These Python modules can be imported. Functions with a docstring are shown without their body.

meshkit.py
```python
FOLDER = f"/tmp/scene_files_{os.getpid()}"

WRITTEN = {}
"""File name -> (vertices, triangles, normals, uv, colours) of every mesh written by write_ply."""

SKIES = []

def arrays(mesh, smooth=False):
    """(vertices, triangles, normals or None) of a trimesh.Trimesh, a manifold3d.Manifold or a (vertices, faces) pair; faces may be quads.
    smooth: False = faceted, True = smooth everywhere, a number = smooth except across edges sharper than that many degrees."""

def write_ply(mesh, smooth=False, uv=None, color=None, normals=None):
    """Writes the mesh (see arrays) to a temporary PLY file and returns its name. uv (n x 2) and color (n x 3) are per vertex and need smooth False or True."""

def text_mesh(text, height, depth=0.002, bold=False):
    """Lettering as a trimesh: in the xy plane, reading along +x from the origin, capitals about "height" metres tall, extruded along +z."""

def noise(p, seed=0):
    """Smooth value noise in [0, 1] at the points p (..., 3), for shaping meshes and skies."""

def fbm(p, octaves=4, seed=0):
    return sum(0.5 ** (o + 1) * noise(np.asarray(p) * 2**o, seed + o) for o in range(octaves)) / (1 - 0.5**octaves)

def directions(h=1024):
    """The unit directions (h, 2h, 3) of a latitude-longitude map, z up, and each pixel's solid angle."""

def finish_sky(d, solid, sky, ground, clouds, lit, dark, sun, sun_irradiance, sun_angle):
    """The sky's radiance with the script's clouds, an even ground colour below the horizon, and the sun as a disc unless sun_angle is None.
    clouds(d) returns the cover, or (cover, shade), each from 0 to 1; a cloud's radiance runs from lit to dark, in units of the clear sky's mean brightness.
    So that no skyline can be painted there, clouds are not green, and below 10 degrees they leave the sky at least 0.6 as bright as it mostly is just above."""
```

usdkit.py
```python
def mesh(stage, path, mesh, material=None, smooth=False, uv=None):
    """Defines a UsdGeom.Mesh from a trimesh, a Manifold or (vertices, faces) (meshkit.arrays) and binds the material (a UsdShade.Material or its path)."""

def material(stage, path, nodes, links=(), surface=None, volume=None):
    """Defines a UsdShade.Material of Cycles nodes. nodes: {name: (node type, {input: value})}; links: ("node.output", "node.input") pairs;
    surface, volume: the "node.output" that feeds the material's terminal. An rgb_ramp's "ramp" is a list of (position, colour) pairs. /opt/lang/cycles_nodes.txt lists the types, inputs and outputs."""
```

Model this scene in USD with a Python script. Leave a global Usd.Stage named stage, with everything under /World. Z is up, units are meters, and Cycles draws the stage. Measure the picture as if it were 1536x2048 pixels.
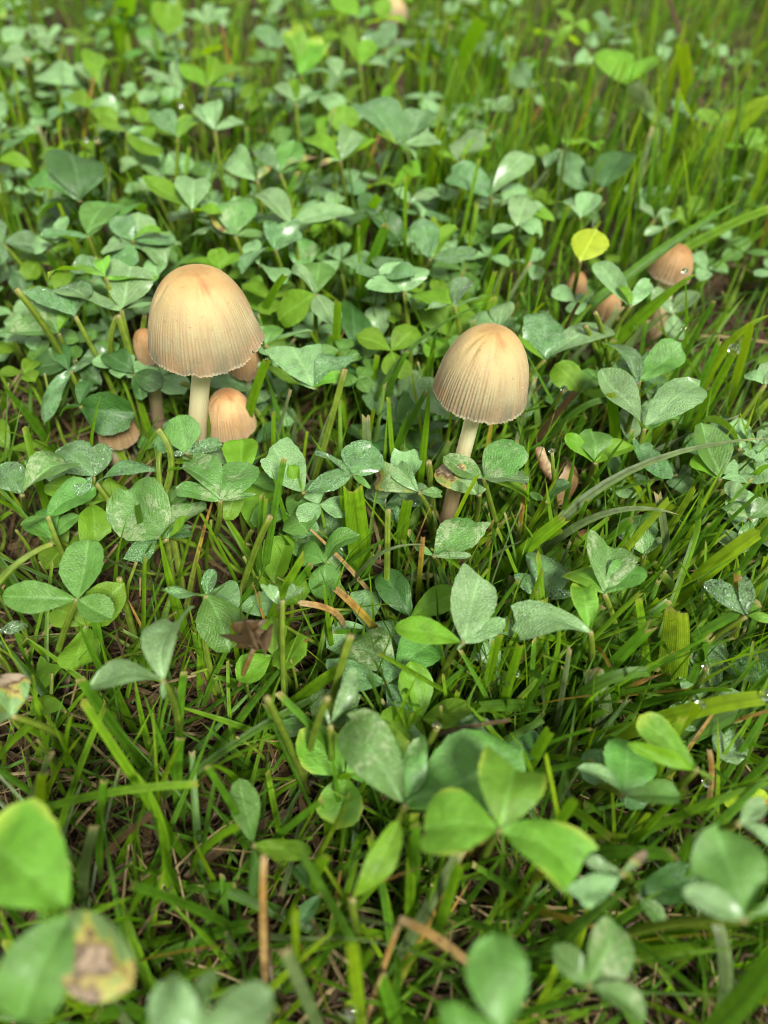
import math
import numpy as np, trimesh, usdkit, meshkit
from pxr import Usd, UsdGeom, UsdLux, UsdShade, Gf, Sdf, Vt

stage = Usd.Stage.CreateInMemory()
UsdGeom.SetStageUpAxis(stage, 'Z')
UsdGeom.SetStageMetersPerUnit(stage, 1.0)
UsdGeom.Xform.Define(stage, '/World')
UsdGeom.Scope.Define(stage, '/World/Looks')

# ------------------------------------------------------------------ camera
PITCH, CAM_H = math.radians(50), 0.122
TX, TY = 0.5, 0.6667
cam = UsdGeom.Camera.Define(stage, '/World/camera')
cam.CreateFocalLengthAttr(7.5)
cam.CreateHorizontalApertureAttr(7.5)
cam.CreateVerticalApertureAttr(10.0)
cam.CreateFStopAttr(7.5 / 2.1)
cam.CreateFocusDistanceAttr(0.131)
cam.CreateClippingRangeAttr(Gf.Vec2f(0.005, 100))
cam.CreateExposureAttr(3.5)
cam.AddTranslateOp().Set((0, 0, CAM_H))
cam.AddRotateXOp().Set(90 - math.degrees(PITCH))

# ------------------------------------------------------------------ sky and sun (bright overcast)
SUN_EL, SUN_AZ = math.radians(50), math.radians(-25)      # azimuth from +y towards +x
usdkit.material(stage, '/World/Looks/sky', {
    's': ('sky_texture', {'sky_type': 'single_scattering', 'sun_disc': False, 'sun_elevation': SUN_EL, 'sun_rotation': SUN_AZ, 'aerosol_density': 2.0}),
    'tc': ('texture_coordinate', {}),
    'n': ('noise_texture', {'scale': 2.2, 'detail': 5.0, 'roughness': 0.6}),
    'r': ('map_range', {'from_min': 0.25, 'from_max': 0.6, 'to_min': 0.88, 'to_max': 0.99, 'clamp': True}),
    'sz': ('separate_xyz', {}), 'zg': ('map_range', {'from_min': 0.0, 'from_max': 0.9, 'to_min': 0.22, 'to_max': 1.25, 'clamp': True}), 'cl': ('vector_math', {'math_type': 'scale', 'vector1': (2.4, 2.33, 2.2)}),
    'm': ('mix_color', {'use_clamp': False}),
    'b': ('background_shader', {'strength': 0.065})},
    [('tc.generated', 'n.vector'), ('n.fac', 'r.value'), ('r.result', 'm.fac'), ('tc.generated', 'sz.vector'), ('sz.z', 'zg.value'), ('zg.result', 'cl.scale'), ('cl.vector', 'm.b'), ('s.color', 'm.a'), ('m.result', 'b.color')], surface='b.background')
dome = UsdLux.DomeLight.Define(stage, '/World/sky')
dome.GetPrim().SetCustomDataByKey('kind', 'structure')
UsdShade.MaterialBindingAPI.Apply(dome.GetPrim()).Bind(UsdShade.Material.Get(stage, '/World/Looks/sky'))
sun = UsdLux.DistantLight.Define(stage, '/World/sun')
sun.CreateNormalizeAttr(True)
sun.CreateIntensityAttr(0.4)
sun.CreateAngleAttr(14.0)
sun.CreateColorAttr((1.0, 0.97, 0.91))
sun.AddRotateZOp().Set(-math.degrees(SUN_AZ) + 180)
sun.AddRotateXOp().Set(-(90 - math.degrees(SUN_EL)))

# ------------------------------------------------------------------ helpers
rng = np.random.default_rng(7)
FW = np.array([0, math.cos(PITCH), -math.sin(PITCH)])
UPC = np.array([0, math.sin(PITCH), math.cos(PITCH)])
CAM = np.array([0, 0, CAM_H])
Z = np.array([0, 0, 1.0])


def at(px, py, z):
    """The point at height z (metres) that the photograph shows at pixel (px, py) of 1536 x 2048."""
    d = FW + np.array([(px - 768) / 768 * TX, 0, 0]) + UPC * ((1024 - py) / 1024 * TY)
    return CAM + d * ((z - CAM_H) / d[2])


def pix(p):
    q = np.atleast_2d(p) - CAM
    w = np.maximum(q @ FW, 1e-4)
    return np.stack([768 + q[:, 0] / w / TX * 768, 1024 - (q @ UPC) / w / TY * 1024, w], 1)


def unit(v):
    v = np.asarray(v, float)
    return v / (np.linalg.norm(v) + 1e-12)


def rot(v, axis, ang):
    axis = unit(axis)
    return v * math.cos(ang) + np.cross(axis, v) * math.sin(ang) + axis * np.dot(axis, v) * (1 - math.cos(ang))


names = {}


def numbered(path):
    k = names.get(path, -1) + 1
    names[path] = k
    return path if k == 0 else f'{path}_{k:03d}'


def tag(prim, **kw):
    for k, v in kw.items():
        if v:
            prim.SetCustomDataByKey(k, v)


def thing(name, loc):
    x = UsdGeom.Xform.Define(stage, numbered('/World/' + name))
    x.AddTranslateOp().Set(Gf.Vec3d(*map(float, loc)))
    return x.GetPrim()


def put(parent, name, v, f, mat, loc, uv=None, smooth=True, label=None):
    path = numbered((str(parent.GetPath()) if parent else '/World') + '/' + name)
    m = usdkit.mesh(stage, path, (np.asarray(v) - np.asarray(loc), f), L[mat] if isinstance(mat, str) else mat, smooth=smooth, uv=uv)
    p = m.GetPrim()
    if parent is None:
        m.AddTranslateOp().Set(Gf.Vec3d(*map(float, loc)))
    if label:
        tag(p, label=label)
    return p


def gridfaces(nu, nv, off=0):
    i, j = np.meshgrid(np.arange(nu - 1), np.arange(nv - 1), indexing='ij')
    a = (i * nv + j).ravel() + off
    return np.vstack([np.stack([a, a + nv, a + nv + 1], 1), np.stack([a, a + nv + 1, a + 1], 1)])


# ------------------------------------------------------------------ materials
L = {}


def leaf_mat(name, top, under, trans, tw=0.30, mottle=0.0, mcol=(0.42, 0.47, 0.24), dew=0.0, brown=0.0, yedge=0.0, rough=0.42, spots=0.0):
    top, under, trans, mcol = (tuple(q * np.multiply(w, (0.92, 1.02, 1.0))) for q, w in ((0.50, top), (0.50, under), (0.50, trans), (0.42, mcol)))
    nodes = {
        'uv': ('uvmap', {'attribute': 'st'}), 'sx': ('separate_xyz', {}),
        'geo': ('geometry', {}), 'oi': ('object_info', {}),
        # midrib and side veins
        'c': ('math', {'math_type': 'subtract', 'value2': 0.5}), 'ab': ('math', {'math_type': 'absolute'}),
        'rib': ('map_range', {'from_min': 0.0, 'from_max': 0.045, 'to_min': 1.0, 'to_max': 0.0, 'clamp': True}),
        'v1': ('math', {'math_type': 'multiply', 'value2': 1.0}), 'v2': ('math', {'math_type': 'subtract'}),
        'v3': ('math', {'math_type': 'multiply', 'value2': 75.0}), 'v4': ('math', {'math_type': 'sine'}),
        'n1': ('noise_texture', {'scale': 160.0, 'detail': 3.0}), 'n2': ('noise_texture', {'scale': 950.0, 'detail': 3.0, 'roughness': 0.6}),
        'n3': ('noise_texture', {'scale': 3500.0, 'detail': 2.0}),
        # colour
        'hv': ('map_range', {'to_min': 0.65, 'to_max': 1.35}), 'hh': ('map_range', {'to_min': 0.475, 'to_max': 0.515}),
        'h': ('hsv', {'color': top}), 'hu': ('hsv', {'color': under}),
        'var': ('map_range', {'from_min': 0.3, 'from_max': 0.7, 'to_min': 0.0, 'to_max': 0.5, 'clamp': True}),
        'm0': ('mix_color', {'b': tuple(1.5 * x + 0.01 for x in top)}),
        'm1': ('mix_color', {'b': tuple(min(1, 1.7 * x + 0.03) for x in top)}),
        'ribf': ('math', {'math_type': 'multiply', 'value2': 0.55}),
        'bf': ('mix_color', {}), 't': ('translucent_bsdf', {'color': trans}),
        'pb': ('principled_bsdf', {'roughness': rough, 'specular_ior_level': 0.21, 'coat_weight': 0.03 + 0.22 * dew, 'coat_roughness': 0.25}),
        'mx': ('mix_closure', {'fac': tw}),
        'b1h': ('math', {'math_type': 'multiply_add', 'value2': 0.035}), 'b2h': ('math', {'math_type': 'multiply_add', 'value2': 0.8 + 1.2 * dew}),
        'bump': ('bump', {'strength': 0.8, 'distance': 0.0003}),
    }
    links = [('uv.UV', 'sx.vector'), ('sx.y', 'c.value1'), ('c.value', 'ab.value1'), ('ab.value', 'rib.value'),
             ('ab.value', 'v1.value1'), ('sx.x', 'v2.value1'), ('v1.value', 'v2.value2'), ('v2.value', 'v3.value1'), ('v3.value', 'v4.value1'),
             ('geo.position', 'n1.vector'), ('geo.position', 'n2.vector'), ('geo.position', 'n3.vector'),
             ('oi.random', 'hv.value'), ('oi.random', 'hh.value'), ('hv.result', 'h.value'), ('hh.result', 'h.hue'), ('hh.result', 'hu.hue'),
             ('n1.fac', 'var.value'), ('h.color', 'm0.a'), ('var.result', 'm0.fac'), ('m0.result', 'm1.a'), ('rib.result', 'ribf.value1'), ('ribf.value', 'm1.fac'),
             ('v4.value', 'b1h.value1'), ('n2.fac', 'b1h.value3'), ('n3.fac', 'b2h.value1'), ('b1h.value', 'b2h.value3'), ('b2h.value', 'bump.height'), ('bump.normal', 'pb.normal'),
             ('geo.backfacing', 'bf.fac'), ('hu.color', 'bf.b'), ('bf.result', 'pb.base_color'), ('pb.BSDF', 'mx.closure1'), ('t.BSDF', 'mx.closure2')]
    last = 'm1.result'
    nodes.update({'vf': ('map_range', {'from_min': 0.55, 'from_max': 1.0, 'to_max': 0.30, 'clamp': True}), 'vm': ('mix_color', {'b': tuple(1.6 * x + 0.02 for x in top)}),
                  'vn': ('noise_texture', {'scale': 520.0, 'detail': 3.0}), 'vnr': ('map_range', {'from_min': 0.45, 'from_max': 0.72, 'to_max': 0.55, 'clamp': True}), 'vd': ('mix_color', {'b': tuple(0.55 * x for x in top)})})
    links += [('v4.value', 'vf.value'), ('vf.result', 'vm.fac'), (last, 'vm.a'), ('geo.position', 'vn.vector'), ('vn.fac', 'vnr.value'), ('vnr.result', 'vd.fac'), ('vm.result', 'vd.a')]
    last = 'vd.result'

    def over(key, fac_nodes, fac_links, fac, col):
        nonlocal last
        nodes.update(fac_nodes)
        nodes[key] = ('mix_color', {'b': col})
        links.extend(fac_links + [(fac, key + '.fac'), (last, key + '.a')])
        last = key + '.result'
    if mottle:
        over('mm', {'mn': ('noise_texture', {'scale': 1150.0, 'detail': 4.0, 'roughness': 0.65}), 'ml': ('noise_texture', {'scale': 260.0, 'detail': 1.0}),
                    'ma': ('math', {'math_type': 'multiply'}), 'mr': ('map_range', {'from_min': 0.33 - 0.06 * mottle, 'from_max': 0.36, 'to_max': 0.58, 'clamp': True})},
             [('geo.position', 'mn.vector'), ('geo.position', 'ml.vector'), ('mn.fac', 'ma.value1'), ('ml.fac', 'ma.value2'), ('ma.value', 'mr.value')], 'mr.result', mcol)
    if yedge:
        over('ye', {'y1': ('math', {'math_type': 'maximum'}), 'y0': ('math', {'math_type': 'multiply', 'value2': 2.0}), 'yr': ('map_range', {'from_min': 0.80, 'from_max': 1.0, 'to_max': yedge, 'clamp': True})},
             [('ab.value', 'y0.value1'), ('y0.value', 'y1.value1'), ('sx.x', 'y1.value2'), ('y1.value', 'yr.value')], 'yr.result', (0.20, 0.25, 0.03))
    if brown:
        over('br', {'bn': ('noise_texture', {'scale': 230.0, 'detail': 4.0, 'roughness': 0.6}), 'bu': ('math', {'math_type': 'multiply_add', 'value2': 0.28}),
                    'bnr': ('map_range', {'from_min': 0.74 - 0.14 * brown, 'from_max': 0.98 - 0.14 * brown, 'clamp': True}), 'bfc': ('map_range', {'from_min': 0.74 - 0.14 * brown, 'from_max': 0.77 - 0.14 * brown, 'clamp': True}),
                    'brr': ('rgb_ramp', {'ramp': [(0.0, (0.13, 0.16, 0.015)), (0.3, (0.15, 0.12, 0.035)), (0.5, (0.035, 0.022, 0.012)), (0.75, (0.15, 0.11, 0.07)), (1, (0.20, 0.16, 0.11))]})},
             [('geo.position', 'bn.vector'), ('sx.x', 'bu.value1'), ('bn.fac', 'bu.value3'), ('bu.value', 'bnr.value'), ('bu.value', 'bfc.value'), ('bnr.result', 'brr.fac')], 'bfc.result', (0, 0, 0))
        links.append(('brr.color', 'br.b'))
    if spots:
        over('sp', {'sv': ('voronoi_texture', {'scale': 900.0}), 'svr': ('map_range', {'from_min': 0.10, 'from_max': 0.16, 'to_min': 0.8, 'to_max': 0.0, 'clamp': True})},
             [('geo.position', 'sv.vector'), ('sv.distance', 'svr.value')], 'svr.result', (0.14, 0.08, 0.015))
    if dew:
        # a bloom of water beads: pale, finely beaded film in patches
        over('dw', {'dv': ('voronoi_texture', {'scale': 4200.0}), 'dr': ('map_range', {'from_min': 0.18, 'from_max': 0.45, 'to_min': 1.0, 'to_max': 0.0, 'clamp': True}),
                    'dn': ('map_range', {'from_min': 0.35, 'from_max': 0.6, 'to_min': 0.05, 'to_max': 0.65 * dew, 'clamp': True}), 'dm': ('math', {'math_type': 'multiply'}), 'dl': ('noise_texture', {'scale': 420.0, 'detail': 2.0})},
             [('geo.position', 'dv.vector'), ('geo.position', 'dl.vector'), ('dv.distance', 'dr.value'), ('dl.fac', 'dn.value'), ('dr.result', 'dm.value1'), ('dn.result', 'dm.value2')], 'dm.value', (0.29, 0.36, 0.30))
    links.append((last, 'bf.a'))
    links.append(('mx.closure', 'mx.closure')) if False else None
    L[name] = usdkit.material(stage, '/World/Looks/' + name, nodes, links, surface='mx.closure')


G_TOP, G_UN = (0.072, 0.172, 0.022), (0.15, 0.29, 0.020)
leaf_mat('clover_plain', G_TOP, G_UN, (0.27, 0.52, 0.010))
leaf_mat('clover_pale', (0.145, 0.255, 0.082), (0.19, 0.33, 0.045), (0.30, 0.52, 0.02), dew=0.55)
leaf_mat('clover_dewy', (0.068, 0.160, 0.034), (0.15, 0.29, 0.02), (0.26, 0.50, 0.012), dew=0.9, rough=0.35)
leaf_mat('clover_mottled', (0.080, 0.180, 0.028), G_UN, (0.27, 0.50, 0.012), mottle=1.0, dew=0.3)
leaf_mat('clover_bright', (0.150, 0.300, 0.012), (0.22, 0.40, 0.010), (0.46, 0.70, 0.008), tw=0.55)
leaf_mat('clover_dark', (0.030, 0.085, 0.012), (0.05, 0.13, 0.012), (0.15, 0.34, 0.008), tw=0.28)
leaf_mat('clover_burnt', (0.12, 0.20, 0.06), (0.16, 0.22, 0.07), (0.28, 0.34, 0.05), brown=0.8, mottle=0.7, tw=0.25)
leaf_mat('clover_yellow', (0.38, 0.48, 0.015), (0.38, 0.46, 0.02), (0.70, 0.80, 0.015), spots=1.0, tw=0.45)
leaf_mat('clover_edged', (0.120, 0.275, 0.018), (0.18, 0.36, 0.012), (0.38, 0.66, 0.01), yedge=0.8, tw=0.42)


def blade_mat(name, stops, trans, tw=0.4, streak=0.22, spots=0.0, random_value=0.6):
    dry = name.startswith('dry')
    k = np.array((0.52, 0.53, 0.50) if dry else (0.60, 0.57, 0.42))
    stops, trans = [(q, tuple(k * w)) for q, w in stops], tuple(k * trans)
    nodes = {
        'uv': ('uvmap', {'attribute': 'st'}), 'sx': ('separate_xyz', {}), 'geo': ('geometry', {}), 'oi': ('object_info', {}),
        'isl': ('map_range', {'to_min': 1 - random_value / 2, 'to_max': 1 + random_value / 2}),
        'ilh': ('map_range', {'to_min': 0.5, 'to_max': 0.525} if dry or name == 'grass_dry_tip' else {'to_min': 0.485, 'to_max': 0.52}),
        'ramp': ('rgb_ramp', {'ramp': stops}), 'h': ('hsv', {}),
        's1': ('math', {'math_type': 'multiply', 'value2': 88.0}), 's2': ('math', {'math_type': 'sine'}),
        'su': ('vector_math', {'math_type': 'multiply', 'vector2': (2.5, 16.0, 0.0)}), 'sa': ('vector_math', {'math_type': 'add'}), 'sn': ('noise_texture', {'scale': 1.0, 'detail': 3.0, 'roughness': 0.6}), 'rb': ('math', {'math_type': 'multiply_add', 'value2': 0.06}),
        'sm': ('map_range', {'from_min': 0.32, 'from_max': 0.68, 'to_min': 1 - 1.3 * streak, 'to_max': 1 + 1.3 * streak}),
        'mid': ('math', {'math_type': 'subtract', 'value2': 0.5}), 'mab': ('math', {'math_type': 'absolute'}), 'mrr': ('map_range', {'from_min': 0.03, 'from_max': 0.09, 'to_min': 0.72, 'to_max': 1.0, 'clamp': True}), 'mm2': ('math', {'math_type': 'multiply'}),
        'sc': ('vector_math', {'math_type': 'scale'}),
        'n': ('noise_texture', {'scale': 700.0, 'detail': 3.0}), 'nm': ('map_range', {'from_min': 0.3, 'from_max': 0.7, 'to_min': 0.75, 'to_max': 1.25}),
        'mm': ('math', {'math_type': 'multiply'}),
        'bump': ('bump', {'strength': 0.4, 'distance': 0.00016}),
        'pb': ('principled_bsdf', {'roughness': 0.42, 'specular_ior_level': 0.20}), 't': ('translucent_bsdf', {'color': trans}), 'mx': ('mix_closure', {'fac': tw}),
        'tm': ('mix_color', {'fac': 0.5, 'b': trans}),
    }
    links = [('uv.UV', 'sx.vector'), ('sx.x', 'ramp.fac'), ('ramp.color', 'h.color'), ('geo.random_per_island', 'isl.value'), ('geo.random_per_island', 'ilh.value'), ('isl.result', 'h.value'), ('ilh.result', 'h.hue'),
             ('sx.y', 's1.value1'), ('s1.value', 's2.value1'), ('uv.UV', 'su.vector1'), ('su.vector', 'sa.vector1'), ('geo.random_per_island', 'sa.vector2'), ('sa.vector', 'sn.vector'), ('s2.value', 'rb.value1'), ('sn.fac', 'rb.value3'), ('rb.value', 'sm.value'), ('sx.y', 'mid.value1'), ('mid.value', 'mab.value1'), ('mab.value', 'mrr.value'), ('mm.value', 'mm2.value1'), ('mrr.result', 'mm2.value2'), ('geo.position', 'n.vector'), ('n.fac', 'nm.value'), ('sm.result', 'mm.value1'), ('nm.result', 'mm.value2'),
             ('h.color', 'sc.vector1'), ('mm2.value', 'sc.scale'), ('sc.vector', 'pb.base_color'), ('s2.value', 'bump.height'), ('bump.normal', 'pb.normal'), ('h.color', 'tm.a'), ('tm.result', 't.color'),
             ('pb.BSDF', 'mx.closure1'), ('t.BSDF', 'mx.closure2')]
    if spots:
        nodes.update({'pn': ('noise_texture', {'scale': 600.0, 'detail': 2.0}), 'pr': ('map_range', {'from_min': 0.60, 'from_max': 0.66, 'to_max': spots, 'clamp': True}), 'pm': ('mix_color', {'b': (0.06, 0.03, 0.012)})})
        links = [x for x in links if x != ('sc.vector', 'pb.base_color')] + [('geo.position', 'pn.vector'), ('pn.fac', 'pr.value'), ('pr.result', 'pm.fac'), ('sc.vector', 'pm.a'), ('pm.result', 'pb.base_color')]
    L[name] = usdkit.material(stage, '/World/Looks/' + name, nodes, links, surface='mx.closure')


GR = (0.056, 0.185, 0.012)
CUT = (0.42, 0.38, 0.22)
blade_mat('grass_green', [(0, (0.10, 0.17, 0.05)), (0.25, GR), (0.96, (0.062, 0.225, 0.012)), (0.985, (0.25, 0.30, 0.08)), (1, CUT)], (0.16, 0.42, 0.008), tw=0.34)
blade_mat('grass_bright', [(0, (0.10, 0.21, 0.03)), (0.3, (0.105, 0.30, 0.012)), (0.95, (0.140, 0.355, 0.012)), (1, (0.28, 0.34, 0.06))], (0.28, 0.70, 0.008), tw=0.5)
blade_mat('grass_lime', [(0, (0.16, 0.28, 0.03)), (0.4, (0.19, 0.41, 0.015)), (1, (0.23, 0.43, 0.015))], (0.46, 0.80, 0.01), tw=0.55)
blade_mat('grass_dark', [(0, (0.05, 0.11, 0.012)), (0.5, (0.040, 0.13, 0.012)), (1, (0.05, 0.15, 0.015))], (0.14, 0.36, 0.008), tw=0.28)
blade_mat('grass_grey', [(0, (0.07, 0.13, 0.05)), (0.5, (0.10, 0.18, 0.08)), (0.93, (0.13, 0.21, 0.10)), (1, CUT)], (0.22, 0.38, 0.05), tw=0.3)
blade_mat('grass_dry_tip', [(0, (0.09, 0.19, 0.02)), (0.45, (0.16, 0.24, 0.02)), (0.62, (0.34, 0.30, 0.04)), (0.78, (0.42, 0.25, 0.06)), (1, (0.36, 0.24, 0.11))], (0.40, 0.40, 0.03), spots=0.8)
blade_mat('grass_scarred', [(0, (0.10, 0.27, 0.015)), (0.5, (0.15, 0.33, 0.015)), (0.93, (0.20, 0.34, 0.02)), (1, (0.30, 0.30, 0.10))], (0.38, 0.66, 0.012), spots=0.3, tw=0.45)
blade_mat('dry_orange', [(0, (0.30, 0.20, 0.09)), (0.5, (0.42, 0.27, 0.10)), (0.8, (0.46, 0.26, 0.07)), (1, (0.40, 0.29, 0.15))], (0.4, 0.25, 0.08), tw=0.2, spots=0.7)
blade_mat('dry_straw', [(0, (0.13, 0.080, 0.032)), (0.5, (0.20, 0.128, 0.052)), (1, (0.15, 0.092, 0.036))], (0.2, 0.12, 0.05), tw=0.15, spots=0.4, random_value=1.2)
blade_mat('dry_pale', [(0, (0.42, 0.30, 0.13)), (0.5, (0.55, 0.42, 0.21)), (1, (0.46, 0.32, 0.14))], (0.4, 0.28, 0.12), tw=0.2, spots=0.3, random_value=0.9)
blade_mat('stalk_green', [(0, (0.17, 0.26, 0.05)), (0.5, (0.13, 0.25, 0.03)), (0.95, (0.17, 0.29, 0.04)), (1, (0.33, 0.34, 0.15))], (0.38, 0.55, 0.03), tw=0.35, streak=0.12, random_value=0.35)

L['water'] = usdkit.material(stage, '/World/Looks/water', {'p': ('principled_bsdf', {'base_color': (1, 1, 1), 'roughness': 0.0, 'ior': 1.333, 'transmission_weight': 1.0})}, [], surface='p.BSDF')
L['soil'] = usdkit.material(stage, '/World/Looks/soil', {
    'g': ('geometry', {}), 'n': ('noise_texture', {'scale': 260.0, 'detail': 6.0, 'roughness': 0.7}),
    'r': ('rgb_ramp', {'ramp': [(0.3, (0.008, 0.005, 0.003)), (0.5, (0.020, 0.013, 0.007)), (0.7, (0.050, 0.031, 0.016))]}),
    'b': ('bump', {'strength': 0.9, 'distance': 0.002}), 'p': ('principled_bsdf', {'roughness': 0.9, 'specular_ior_level': 0.1})},
    [('g.position', 'n.vector'), ('n.fac', 'r.fac'), ('r.color', 'p.base_color'), ('n.fac', 'b.height'), ('b.normal', 'p.normal')], surface='p.BSDF')


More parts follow.
